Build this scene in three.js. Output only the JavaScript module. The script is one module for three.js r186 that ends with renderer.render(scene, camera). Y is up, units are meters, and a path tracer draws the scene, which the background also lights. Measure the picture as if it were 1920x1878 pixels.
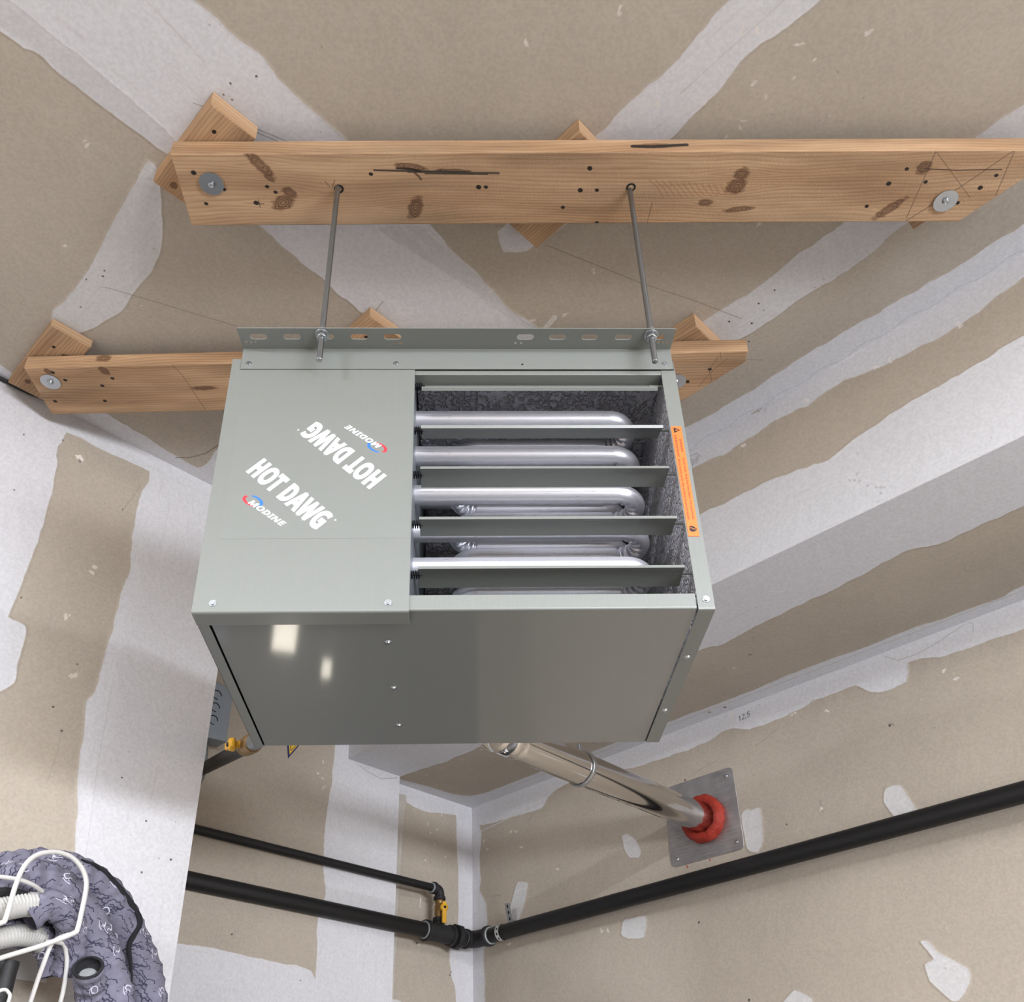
import * as THREE from 'three';
import { mergeGeometries, mergeVertices, toCreasedNormals } from 'three/addons/utils/BufferGeometryUtils.js';
import { RoundedBoxGeometry } from 'three/addons/geometries/RoundedBoxGeometry.js';
import { RectAreaLightUniformsLib } from 'three/addons/lights/RectAreaLightUniformsLib.js';
import { ImprovedNoise } from 'three/addons/math/ImprovedNoise.js';

// ------------------------------------------------------------------ camera, exposure, lights
const FLOOR = -2.3;                          // floor height below the heater's bottom
const YO = -FLOOR;                           // world y of the heater's bottom
const scene = new THREE.Scene();
scene.background = new THREE.Color(0x000000);
const camera = new THREE.PerspectiveCamera(2 * Math.atan(939 / 1763) * 180 / Math.PI, 1920 / 1878, 0.05, 40);
camera.position.set(2.3511, -0.6846 + YO, 2.2797);
camera.rotation.set(0.531, 0.809 - 0.0292, -0.0172, 'YXZ');
camera.setViewOffset(1920, 1878, 45.3, -267.2, 1920, 1878);
const renderer = new THREE.WebGLRenderer({ antialias: true });
renderer.toneMapping = THREE.LinearToneMapping;
renderer.toneMappingExposure = 0.93;
renderer.shadowMap.enabled = true;
RectAreaLightUniformsLib.init();
// the room: origin in the corner where the two far walls meet; u runs along the right wall, v along the left wall
const room = (u, v, y) => new THREE.Vector3(u, y + YO, v);
// the heater and its beams hang at an angle to the walls: x along the heater's front, z out of its front, from its lower left front corner
const TURN = 0.809, HU = Math.cos(TURN), HV = Math.sin(TURN);
const hung = (x, y, z) => new THREE.Vector3((x - 0.3942) * HU + (z + 2.1941) * HV, y + YO, (z + 2.1941) * HU - (x - 0.3942) * HV);
const LAMPS = [
  // u, v, y, width, height, facing, intensity, colour
  { at: [6.42, 2.1, -0.5], size: [2.6, 0.5], face: 'far', power: 60, colour: 0xf0f5ff },
  { at: [4.2, 3.0, 0.9], size: [0.3, 1.2], face: 'down', power: 165, colour: 0xf0f5ff },
  { at: [4.3, 1.4, 0.9], size: [0.3, 1.2], face: 'down', power: 160, colour: 0xf0f5ff },
  { at: [3.0, 3.6, 0.9], size: [1.2, 0.3], face: 'down', power: 40, colour: 0xf0f5ff },
  { at: [1.3, 4.4, 0.9], size: [0.3, 1.2], face: 'down', power: 170, colour: 0xf0f5ff },
];

// ------------------------------------------------------------------ helpers
function rng(seed) { let a = seed >>> 0; return () => { a = (a + 0x6D2B79F5) >>> 0; let t = Math.imul(a ^ (a >>> 15), 1 | a); t = (t + Math.imul(t ^ (t >>> 7), 61 | t)) ^ t; return ((t ^ (t >>> 14)) >>> 0) / 4294967296; }; }
const perlin = new ImprovedNoise();
const fbm = (x, y, z = 0, o = 4) => { let s = 0, a = 0.5; for (let i = 0; i < o; i++) { s += a * perlin.noise(x, y, z); x *= 2.03; y *= 2.03; z += 7.3; a *= 0.5; } return s; };
const V3 = (x, y, z) => new THREE.Vector3(x, y, z);
const taken = new Map();
function numbered(n) { const k = taken.get(n) || 0; taken.set(n, k + 1); return k ? n + '_' + String(k).padStart(3, '0') : n; }
function obj(name, geo, mat, parent) {
  const m = new THREE.Mesh(Array.isArray(geo) ? mergeGeometries(geo.map(g => { const q = g.index ? g.toNonIndexed() : g; for (const k of Object.keys(q.attributes)) if (!['position', 'normal', 'uv'].includes(k)) q.deleteAttribute(k); return q; })) : geo, mat);
  m.castShadow = m.receiveShadow = true;
  if (parent === scene || !parent) { m.name = numbered(name); scene.add(m); } else { m.name = name; parent.add(m); }
  return m;
}
function tag(o, label, category, group) { o.userData.label = label; o.userData.category = category; if (group) o.userData.group = group; return o; }
function thing(name, label, category, pos, turn = 0, group) {
  const g = new THREE.Group(); g.name = numbered(name); g.position.copy(pos); g.rotation.y = turn; scene.add(g); return tag(g, label, category, group);
}
const roomThing = (name, label, category, [u, v, y] = [0, 0, 0], group) => thing(name, label, category, room(u, v, y), 0, group);
function structure(name) { const g = new THREE.Group(); g.name = name; g.position.copy(room(0, 0, 0)); g.userData.kind = 'structure'; scene.add(g); return g; }
const box = (x0, x1, y0, y1, z0, z1) => new THREE.BoxGeometry(x1 - x0, y1 - y0, z1 - z0).translate((x0 + x1) / 2, (y0 + y1) / 2, (z0 + z1) / 2);
const rbox = (x0, x1, y0, y1, z0, z1, r = 0.001, s = 2) => new RoundedBoxGeometry(x1 - x0, y1 - y0, z1 - z0, s, r).translate((x0 + x1) / 2, (y0 + y1) / 2, (z0 + z1) / 2);
function orient(geo, p, q) { // the geometry's y axis from p towards q, its origin at p
  const d = q.clone().sub(p).normalize();
  return geo.applyQuaternion(new THREE.Quaternion().setFromUnitVectors(V3(0, 1, 0), d)).translate(p.x, p.y, p.z);
}
const rod = (p, q, r, n = 20, r2 = r) => orient(new THREE.CylinderGeometry(r2, r, p.distanceTo(q), n).translate(0, p.distanceTo(q) / 2, 0), p, q);
const lathe = (pts, p, q, n = 28) => orient(new THREE.LatheGeometry(pts.map(a => new THREE.Vector2(a[0], a[1])), n), p, q);
const curve = (pts, closed = false, t = 0.5) => new THREE.CatmullRomCurve3(pts, closed, 'catmullrom', t);
const tube = (pts, r, n = 60, k = 12, closed = false) => new THREE.TubeGeometry(curve(pts, closed), n, r, k, closed);
function planarUV(geo, a, b, a0, a1, b0, b1) { // uv from two of the position's coordinates
  const p = geo.attributes.position, uv = new Float32Array(p.count * 2);
  for (let i = 0; i < p.count; i++) { uv[2 * i] = (p.getComponent(i, a) - a0) / (a1 - a0); uv[2 * i + 1] = (p.getComponent(i, b) - b0) / (b1 - b0); }
  geo.setAttribute('uv', new THREE.BufferAttribute(uv, 2)); return geo;
}
function slab(u0, u1, y0, y1, v0, v1, a, b, r, front) { // a board textured on the face at `front` of its third axis; its edges carry the pattern on
  const g = planarUV(box(u0, u1, y0, y1, v0, v1), a, b, ...r), p = g.attributes.position, uv = g.attributes.uv, c = 3 - a - b;
  for (let i = 0; i < p.count; i++) { const d = p.getComponent(i, c) - front; uv.setXY(i, uv.getX(i) + 0.31 * d, uv.getY(i) + 0.47 * d); }
  return g;
}
function parse(s) { return s.trim().split(/\s+/).map(q => q.split(',').map(Number)); }
function canvas(w, h) { const c = document.createElement('canvas'); c.width = w; c.height = h; return c; }
function texOf(c, colour = true, repeat) {
  const t = new THREE.CanvasTexture(c); if (colour) t.colorSpace = THREE.SRGBColorSpace; t.magFilter = THREE.LinearFilter; t.anisotropy = 8;
  if (repeat) { t.wrapS = t.wrapT = THREE.RepeatWrapping; t.repeat.set(...repeat); } return t;
}
function pixels(w, h, f) { // a canvas filled by f(x, y) -> [r, g, b]
  const c = canvas(w, h), x = c.getContext('2d'), im = x.createImageData(w, h), d = im.data;
  for (let j = 0, k = 0; j < h; j++) for (let i = 0; i < w; i++, k += 4) { const q = f(i, j); d[k] = q[0]; d[k + 1] = q[1]; d[k + 2] = q[2]; d[k + 3] = 255; }
  x.putImageData(im, 0, 0); return c;
}
// tiling value noise for small relief
function tileNoise(n, cells, seed, octaves = 3) {
  const out = new Float32Array(n * n); let amp = 1, tot = 0;
  for (let o = 0; o < octaves; o++) {
    const c = cells << o, r = rng(seed + o * 77), g = new Float32Array(c * c).map(() => r());
    for (let j = 0; j < n; j++) for (let i = 0; i < n; i++) {
      const x = i / n * c, y = j / n * c, xi = x | 0, yi = y | 0; let fx = x - xi, fy = y - yi; fx = fx * fx * (3 - 2 * fx); fy = fy * fy * (3 - 2 * fy);
      const a = g[(yi % c) * c + xi % c], b = g[(yi % c) * c + (xi + 1) % c], e = g[((yi + 1) % c) * c + xi % c], f = g[((yi + 1) % c) * c + (xi + 1) % c];
      out[j * n + i] += amp * (a + (b - a) * fx + (e - a) * fy + (a - b - e + f) * fx * fy);
    }
    tot += amp; amp *= 0.55;
  }
  return out.map(v => v / tot);
}
const peelN = tileNoise(256, 32, 5, 2), paperN = tileNoise(256, 64, 9, 2), blotN = tileNoise(256, 4, 21, 4);
const noiseCanvas = (N, lo, hi, n = 256) => pixels(n, n, (i, j) => { const v = lo + (hi - lo) * N[j * n + i]; return [v, v, v]; });
const peelTex = rep => texOf(noiseCanvas(peelN, 0, 255), false, rep);

// ------------------------------------------------------------------ plain materials
const std = (color, roughness, more = {}) => new THREE.MeshStandardMaterial({ color, roughness, ...more });
const PAPER = '#bcb1a2', MUD = '#d8d7da';
const M = {
  paint: new THREE.MeshPhysicalMaterial({ color: 0x757873, roughness: 0.42, clearcoat: 0.35, clearcoatRoughness: 0.22, bumpMap: peelTex([14, 14]), bumpScale: 0.00012 }),
  gloss: new THREE.MeshPhysicalMaterial({ color: 0x757873, roughness: 0.25, clearcoat: 1, clearcoatRoughness: 0.075, bumpMap: peelTex([44, 36]), bumpScale: 0.00014 }),
  zinc: std(0xb4b8bb, 0.32, { metalness: 1 }),
  zincDull: std(0x8b9094, 0.5, { metalness: 0.9 }),
  steelDark: std(0x2a2a2c, 0.4, { metalness: 0.8 }),
  black: std(0x0c0c0d, 0.6),
  blackCable: std(0x141416, 0.5),
  brass: std(0x96794f, 0.45, { metalness: 0.8 }),
  yellow: std(0xd7a225, 0.45),
  red: std(0xa02e1d, 0.55, { bumpMap: peelTex([3, 3]), bumpScale: 0.002 }),
  tubeMetal: std(0xf4f4f6, 0.37, { metalness: 0.65 }),
  flue: std(0xcdc9c4, 0.1, { metalness: 1 }),
  whiteWire: std(0xc0beba, 0.4),
  whitePlastic: std(0xd8d6cf, 0.45),
  iron: std(0x131314, 0.46, { metalness: 0.2, bumpMap: peelTex([8, 3]), bumpScale: 0.0003 }),
  fitting: std(0x29292b, 0.6, { metalness: 0.3, bumpMap: peelTex([2, 2]), bumpScale: 0.0004 }),
  seal: std(0x9da3a3, 0.55, { metalness: 0.4 }),
  boxMetal: std(0x9099a2, 0.45, { metalness: 0.45 }),
  concrete: std(0x353334, 0.5),
  drywall: std(0xbcb1a2, 0.92),
  mudPlain: std(0xd8d7da, 0.9),
};

// ------------------------------------------------------------------ taped drywall: paper, joint compound, marks
const seeded = rng(4711);
function roughEdge(pts, amp, closed, seed, step = 0.012) { // a line through pts, ragged like compound pulled with a knife
  const out = [], n = pts.length, m = closed ? n : n - 1;
  for (let i = 0; i < m; i++) {
    const a = pts[(i - 1 + n) % n], b = pts[i], c = pts[(i + 1) % n], d = pts[(i + 2) % n], p0 = !closed && i === 0 ? b : a, p3 = !closed && i === m - 1 ? c : d;
    const L = Math.hypot(c[0] - b[0], c[1] - b[1]), k = Math.max(2, Math.ceil(L / step));
    for (let j = 0; j < k; j++) {
      const t = j / k, q = [0, 1].map(e => b[e] + t * (c[e] - b[e]) + 0.25 * t * (1 - t) * ((c[e] - p0[e]) * (1 - t) - (p3[e] - b[e]) * t - (1 - 2 * t) * (c[e] - b[e])));
      out.push([q[0] + amp * fbm(q[0] * 22, q[1] * 22, seed, 4), q[1] + amp * fbm(q[0] * 22 + 50, q[1] * 22, seed + 9, 4)]);
    }
  }
  if (!closed) out.push(pts[n - 1]);
  return out;
}
function board({ a0, a1, b0, b1, ppm, muds, draw }) {
  const w = Math.round((a1 - a0) * ppm), h = Math.round((b1 - b0) * ppm), c = canvas(w, h), x = c.getContext('2d');
  const bh = canvas(w >> 1, h >> 1), y = bh.getContext('2d');
  const X = a => (a - a0) * ppm, Y = b => (b1 - b) * ppm;
  x.fillStyle = PAPER; x.fillRect(0, 0, w, h);
  y.fillStyle = '#606060'; y.fillRect(0, 0, w, h);
  const pat = (N, lo, hi, s, ctx, mode, alpha) => {
    const t = noiseCanvas(N, lo, hi); ctx.save(); ctx.globalCompositeOperation = mode; ctx.globalAlpha = alpha; ctx.scale(s, s);
    ctx.fillStyle = ctx.createPattern(t, 'repeat'); ctx.fillRect(0, 0, w / s + 1, h / s + 1); ctx.restore();
  };
  pat(blotN, 205, 255, ppm / 330, x, 'multiply', 0.35);
  const path = (ctx, q, k) => { ctx.beginPath(); q.forEach((p, i) => ctx[i ? 'lineTo' : 'moveTo'](X(p[0]) * k, Y(p[1]) * k)); ctx.closePath(); };
  let s = 1;
  for (const m of muds) {
    const q = roughEdge(m.pts, m.amp ?? 0.012, true, 3.1 * s++);
    path(x, q, 1); x.globalAlpha = m.alpha ?? 1; x.fillStyle = m.colour ?? MUD; x.fill();
    x.save(); x.clip(); // thin coats and knife marks inside the compound
    const r = rng(900 + s), xs = q.map(p => p[0]), ys = q.map(p => p[1]), e = [Math.min(...xs), Math.max(...xs), Math.min(...ys), Math.max(...ys)];
    for (let i = 0; i < (m.streaks ?? 40); i++) {
      const u = e[0] + r() * (e[1] - e[0]), v = e[2] + r() * (e[3] - e[2]), L = 0.02 + r() * 0.12, up = m.along === 'b';
      x.globalAlpha = 0.05 + r() * 0.1; x.strokeStyle = r() < 0.6 ? '#b7b2ad' : '#ffffff'; x.lineWidth = 1 + r() * 0.006 * ppm;
      x.beginPath(); x.moveTo(X(u), Y(v)); x.lineTo(X(u + (up ? (r() - 0.5) * 0.01 : L)), Y(v + (up ? L : (r() - 0.5) * 0.01))); x.stroke();
    }
    x.restore(); x.globalAlpha = 1;
    path(y, q, 0.5); y.fillStyle = '#a8a8a8'; y.globalAlpha = 0.8; y.fill(); y.globalAlpha = 1;
    y.strokeStyle = '#c4c4c4'; y.lineWidth = 2; y.stroke();
  }
  const mark = {
    x, X, Y, ppm,
    line(pts, wd = 0.0012, col = '#6b6259', al = 0.8) { x.save(); x.globalAlpha = al; x.strokeStyle = col; x.lineWidth = wd * ppm; x.lineCap = 'round'; x.beginPath(); pts.forEach((p, i) => x[i ? 'lineTo' : 'moveTo'](X(p[0]), Y(p[1]))); x.stroke(); x.restore(); },
    dots(pts, r = 0.003, col = '#4a443e') { for (const p of pts) { const k = r * (0.7 + 0.6 * seeded()); x.fillStyle = col; x.beginPath(); x.ellipse(X(p[0]), Y(p[1]), k * ppm, k * ppm * 0.75, seeded() * 3, 0, 7); x.fill(); } },
    dab(pts, r = 0.01, col = '#e6e0d8', al = 0.75) { for (const p of pts) { x.save(); x.globalAlpha = al; x.fillStyle = col; x.translate(X(p[0]), Y(p[1])); x.rotate(seeded() * 3); for (let i = 0; i < 5; i++) { x.beginPath(); x.ellipse((seeded() - 0.5) * r * ppm, (seeded() - 0.5) * r * ppm * 0.5, r * ppm * (0.15 + 0.35 * seeded()), r * ppm * 0.16, seeded(), 0, 7); x.fill(); } x.restore(); } },
    scribble(x0, y0, size, text) { x.save(); x.fillStyle = '#4d4a4c'; x.font = 'italic ' + size * ppm + 'px sans-serif'; x.translate(X(x0), Y(y0)); x.rotate(-0.12); x.fillText(text, 0, 0); x.restore(); },
  };
  draw?.(mark);
  // scuffs and dust spread thinly over the whole board
  for (let i = 0; i < 40 * (a1 - a0) * (b1 - b0); i++) mark.dots([[a0 + seeded() * (a1 - a0), b0 + seeded() * (b1 - b0)]], 0.0012, seeded() < 0.6 ? '#857b70' : '#efeae4');
  pat(paperN, 214, 255, Math.max(0.5, ppm / 900), x, 'multiply', 0.55);
  pat(paperN, 70, 190, 1, y, 'overlay', 0.35);
  const map = texOf(c), bumpMap = texOf(bh, false);
  return { mat: new THREE.MeshStandardMaterial({ map, bumpMap, bumpScale: 0.0022, roughness: 0.93 }), r: [a0, a1, b0, b1] };
}
const close = (pts, ...more) => [...pts, ...more];

const ceil = board({ a0: 0.3, a1: 2.9, b0: 0.58, b1: 2.7, ppm: 780,
  muds: [
    { pts: parse('1.234,2.80 1.234,2.252 1.242,2.203 1.236,2.156 1.233,2.099 1.231,2.020 1.231,1.953 1.223,1.749 1.215,1.694 1.204,1.596 1.195,1.462 1.191,1.414 1.20,1.25 1.21,1.13 1.42,1.10 1.429,1.168 1.423,1.267 1.437,1.360 1.445,1.443 1.456,1.510 1.477,1.741 1.480,1.796 1.484,1.855 1.491,1.914 1.495,1.968 1.496,2.013 1.495,2.050 1.50,2.80'), along: 'b' },
    { pts: parse('1.290,2.80 1.290,2.248 1.275,2.012 1.264,1.955 1.231,1.953 1.231,2.020 1.233,2.099 1.236,2.156 1.242,2.203 1.234,2.80'), colour: '#cbc9cb', along: 'b', amp: 0.006, streaks: 10 },
    { pts: parse('1.378,1.581 1.448,1.518 1.445,1.443 1.437,1.360 1.423,1.267 1.429,1.168 1.414,1.215 1.398,1.399'), colour: '#cbc9cb', along: 'b', amp: 0.006, streaks: 10 },
    { pts: parse('3.0,1.43 2.3,1.437 2.092,1.441 2.026,1.433 1.945,1.425 1.864,1.424 1.792,1.418 1.62,1.41 1.54,1.405 1.513,1.366 1.550,1.335 1.7,1.32 1.891,1.319 1.991,1.333 2.064,1.347 2.126,1.343 2.191,1.340 2.5,1.335 3.0,1.33') , colour: '#d2d0d2' },
    { pts: parse('3.0,.93 2.4,.925 2.023,.932 1.945,.937 1.852,.923 1.783,.926 1.689,.927 1.655,.91 1.66,.88 1.681,.864 1.715,.829 1.740,.825 1.886,.830 1.982,.827 2.051,.828 2.103,.845 2.5,.835 3.0,.84'), colour: '#cfcdcd' },
    { pts: parse('0.3,.70 .8,.675 1.2,.685 1.472,.680 1.597,.673 1.703,.673 1.808,.679 1.922,.679 2.026,.673 2.130,.669 2.277,.676 3.0,.68 3.0,.5 .3,.5') },
    { pts: parse('0.3,2.7 .56,2.7 .52,2.2 .519,2.003 .515,1.978 .505,1.933 .525,1.793 .533,1.730 .528,1.689 .524,1.629 .511,1.575 .506,1.533 .505,1.476 .537,1.464 .603,1.473 .60,1.35 .55,1.2 .5,.6 .3,.5'), along: 'b' },
    { pts: parse('1.195,1.971 1.191,1.950 1.062,1.872 .994,1.854 .912,1.853 .837,1.851 .742,1.877 .695,1.904 .693,1.939 .742,1.954 .792,1.947 .894,1.947 .996,1.957 1.092,1.966 1.155,1.971'), colour: '#d0cecd', amp: 0.005 },
  ],
  draw(m) {
    m.line(parse('0.871,1.909 0.880,1.895 0.926,1.781 0.978,1.651')); m.line(parse('1.585,1.317 1.661,1.110 1.713,0.992 1.758,0.876'));
    m.line(parse('1.371,1.901 1.400,1.820 1.43,1.74')); m.line(parse('1.363,1.905 1.392,1.822')); m.line(parse('1.347,1.968 1.357,1.945'));
    m.line(parse('0.504,1.535 0.526,1.511 0.569,1.489 0.618,1.482'), 0.003, '#6a5f50', 0.7); m.line(parse('1.250,1.465 1.189,1.457 1.17,1.44')); m.line(parse('1.703,0.765 1.729,0.736'));
    m.line(parse('1.95,1.375 2.16,1.379'), 0.003, '#bdb9b8', 0.5); m.line(parse('1.440,2.1 1.421,1.99'), 0.003, '#c9c4c0', 0.6);
    m.line(parse('1.476,1.171 1.437,1.163 1.42,1.16'), 0.012, '#d8d3cc', 0.8);
    m.dots(parse('1.421,1.940 1.396,1.938 1.399,1.923 1.462,1.915 0.914,1.922 0.899,1.918 0.868,1.939 0.793,1.916 1.767,0.848 1.848,0.890 1.806,0.884 1.804,0.860 1.735,0.888 1.735,0.808'), 0.0023);
    m.dab(parse('1.818,1.628 1.957,1.556 2.099,1.371 2.137,1.302 2.226,1.236 2.049,1.299 1.910,1.390 2.081,1.389 1.613,1.201 1.439,1.199 1.497,1.160 1.148,2.067 0.915,2.006 1.426,1.318 1.909,1.052'), 0.012, '#ddd6cd', 0.6);
    m.dab(parse('1.96,1.25 2.0,1.255 2.05,1.262 2.1,1.258 1.93,1.262 1.99,1.247 2.14,1.26 1.88,1.266'), 0.008, '#ddd6cd', 0.5);
    for (let u = 1.3; u < 2.9; u += 0.02) m.line([[u, 0.612 + 0.006 * Math.sin(u * 60)], [u + 0.02, 0.611 + 0.006 * Math.sin(u * 60 + 1)]], 0.003, '#c5c2c2', 0.6);
  } });
const face = board({ a0: 0, a1: 3.0, b0: 0.53, b1: 0.97, ppm: 680,
  muds: [
    { pts: parse('-.1,.90 .6,.885 1.443,.893 1.533,.883 1.608,.888 1.666,.895 1.753,.888 1.847,.899 1.928,.878 2.042,.868 2.137,.877 2.234,.895 2.6,.88 3.1,.89 3.1,1.1 -.1,1.1'), colour: '#d4d4d8' },
    { pts: parse('-.1,.76 .7,.75 1.436,.747 1.510,.745 1.643,.740 1.768,.712 1.809,.727 1.884,.738 1.938,.746 2.023,.752 2.103,.751 2.196,.763 2.6,.75 3.1,.76 3.1,.4 -.1,.4'), colour: '#d8d8db', streaks: 90 },
  ],
  draw(m) {
    m.dab(parse('1.629,.964 1.635,.958'), 0.02, '#9f968d', 0.7); m.dab(parse('1.811,.629 1.82,.62 1.80,.635 1.855,.567 1.846,.552 1.86,.58 1.865,.575 1.85,.585 1.82,.64 1.64,.95 1.652,.945 1.835,.6'), 0.007, '#b3afab', 0.55);
    for (let i = 0; i < 8; i++) m.line([[1.42 + i * 0.0055, 0.928 - (i % 3) * 0.004], [1.414 + i * 0.0055, 0.903 + (i % 2) * 0.005]], 0.0011, '#55555c', 0.8);
    m.line(parse('1.40,.93 1.425,.94 1.455,.935 1.462,.92'), 0.0011, '#55555c', 0.8);
    m.dab(parse('1.755,.903 1.92,.885 1.58,.878 2.1,.872 1.95,.88'), 0.014, '#e6e2de', 0.8);
  } });
const sof = board({ a0: 0, a1: 3.0, b0: 0, b1: 0.62, ppm: 680,
  muds: [
    { pts: parse('-.1,.40 .053,.388 .091,.381 .150,.374 .223,.361 .325,.357 .435,.361 .8,.365 1.244,.369 1.301,.347 1.407,.368 1.527,.374 1.625,.378 1.730,.393 1.815,.406 1.872,.375 1.959,.379 2.056,.381 2.5,.38 3.1,.38 3.1,.8 -.1,.8'), colour: '#d6d6da', streaks: 80 },
    { pts: parse('-.05,.42 .035,.42 .035,.350 .048,.264 .056,.145 .086,.087 .159,.070 .5,.068 .921,.070 1.072,.066 1.205,.064 1.336,.072 1.460,.071 1.541,.063 1.682,.067 1.748,.054 1.798,.055 1.891,.049 1.947,.065 2.4,.06 3.1,.06 3.1,-.1 -.05,-.1'), amp: 0.005, colour: '#d9d9dc' },
  ],
  draw(m) { m.line(parse('.2,.045 1.0,.047 1.7,.042 2.6,.045'), 0.006, '#c2c0c0', 0.55); m.dab(parse('.2,.33 .3,.335 .4,.34 .12,.33 1.25,.22 .62,.31'), 0.012, '#d8d0c4', 0.6); m.dots(parse('1.32,.25 1.1,.03 1.05,.035'), 0.006, '#8d8378'); } });
const right = board({ a0: 0, a1: 2.6, b0: -0.6, b1: 0.56, ppm: 780,
  muds: [
    { pts: parse('.0,.6 .0,.47 .040,.466 .099,.457 .229,.452 .338,.447 .371,.479 .447,.499 .6,.485 .758,.472 .909,.467 1.017,.471 1.082,.488 1.152,.464 1.248,.461 1.343,.474 1.356,.479 1.478,.476 1.511,.445 1.562,.432 1.607,.442 1.622,.486 1.655,.486 1.728,.470 1.801,.468 1.904,.469 2.3,.47 2.7,.46 2.7,.7'), amp: 0.008, streaks: 80 },
    { pts: parse('-.05,.6 .04,.6 .040,.466 .047,.427 .038,.344 .041,.266 .036,.232 .068,.179 .070,.094 .053,.021 .055,-.055 .055,-.139 .06,-.7 -.05,-.7'), amp: 0.007, along: 'b' },
    ...['.665,.266 .683,.270 .715,.240 .729,.204 .719,.186 .685,.196 .668,.227', '1.08,.223 1.10,.235 1.116,.227 1.141,.226 1.134,.136 1.113,.108 1.082,.124', '1.492,.182 1.527,.179 1.550,.108 1.545,.089 1.502,.095 1.478,.148', '1.484,-.194 1.502,-.197 1.521,-.227 1.574,-.266 1.569,-.299 1.539,-.329 1.522,-.327 1.485,-.279 1.483,-.243 1.506,-.234', '.219,.221 .264,.206 .247,.149 .214,.090 .177,.119 .194,.176', '.647,.014 .726,.009 .710,-.046 .653,-.040 .630,-.022', '1.108,-.285 1.151,-.254 1.192,-.280 1.192,-.34 1.11,-.34'].map(s => ({ pts: parse(s), amp: 0.004, streaks: 6, colour: '#d2d0cf' })),
  ],
  draw(m) {
    m.line(parse('1.16,.405 1.21,.425 1.235,.435'), 0.0012, '#857a70', 0.7); m.line(parse('.94,.385 .98,.395 1.03,.402'), 0.0012, '#857a70', 0.7); m.line(parse('1.315,.2 1.317,.165'), 0.001, '#6d655e'); m.line(parse('.52,.105 .521,.07'), 0.0012, '#6d655e');
    m.dots(parse('1.539,.339 1.21,.161 .9,-.04 1.02,-.26'), 0.003); m.dab(parse('1.546,.341'), 0.01, '#8a7f74', 0.6);
    m.dab(parse('1.291,.460 1.388,.434 1.101,.521 1.703,.434 1.725,.403 1.316,.177 .219,.395 .240,.337 .398,.223 .582,-.004 .557,.001 .173,.025 .19,.40 .06,.40 .08,.37'), 0.012, '#e3dcd2', 0.85);
    for (const [u, v] of parse('.702,.205 1.118,.175 1.12,.14 1.515,.105 1.545,-.262 1.548,-.288 .69,-.01')) { m.x.save(); m.x.globalAlpha = 0.6; m.x.strokeStyle = '#c4bfb9'; m.x.lineWidth = 0.0016 * m.ppm; m.x.beginPath(); m.x.arc(m.X(u), m.Y(v), 0.006 * m.ppm, 0, 7); m.x.stroke(); m.x.restore(); }
    m.line(parse('1.57,.53 1.60,.505 1.65,.503 1.70,.512 1.78,.535'), 0.002, '#b4b1ae', 0.9); m.line(parse('1.79,.535 1.80,.53 1.795,.505'), 0.0016, '#aaa6a2', 0.8); m.line(parse('.04,.44 .2,.455 .35,.465'), 0.006, '#cfcccb', 0.6);
    m.line(parse('1.2,.548 1.5,.542 1.75,.545 2.0,.54'), 0.0016, '#b4b1ae', 0.5); m.line(parse('.0,-.20 .03,-.195 .055,-.18'), 0.0012, '#8f8a86', 0.8);
    m.line(parse('.10,.195 .12,.197 .14,.19'), 0.0014, '#777069', 0.7); m.line(parse('.275,.42 .286,.425 .289,.435'), 0.002, '#8d8985', 0.7);
    m.scribble(1.118, 0.497, 0.022, '12,5'); m.dab(parse('.885,.122 .962,.121'), 0.008, '#a84a35', 0.8); m.dab(parse('.915,.376'), 0.008, '#5b4a42', 0.8);
  } });
const left = board({ a0: -0.02, a1: 0.42, b0: -0.6, b1: 0.56, ppm: 780,
  muds: [
    { pts: parse('.5,.50 .385,.498 .318,.508 .309,.481 .219,.471 .093,.493 -.1,.49 -.1,.7 .5,.7'), amp: 0.006 },
    { pts: parse('-.1,.6 .078,.6 .078,.495 .074,.373 .069,.285 .069,.096 .107,.025 .099,-.059 .076,-.140 .08,-.7 -.1,-.7'), amp: 0.006, along: 'b' },
    { pts: parse('.5,.55 .318,.55 .32,.43 .33,.2 .335,.0 .34,-.2 .33,-.7 .5,-.7'), amp: 0.004, along: 'b', alpha: 0.28 },
    { pts: parse('.5,-.165 .4,-.165 .31,-.165 .305,-.24 .32,-.7 .5,-.7'), amp: 0.006, alpha: 0.8 },
  ],
  draw(m) { m.dab(parse('.239,.161 .212,.429 .150,.477 .239,.016 .262,.06 .084,-.02 .2,.40 .17,.42 .18,.36 .22,.30 .13,.33'), 0.01, '#ddd5c9', 0.75); m.line(parse('.238,.17 .24,.135'), 0.004, '#e8e2d8'); m.dots(parse('.225,.03 .25,.02 .1,-.05 .105,-.06'), 0.003, '#5d564f'); m.dab(parse('.235,-.17'), 0.02, '#dcd8d2', 0.8); } });
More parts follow.
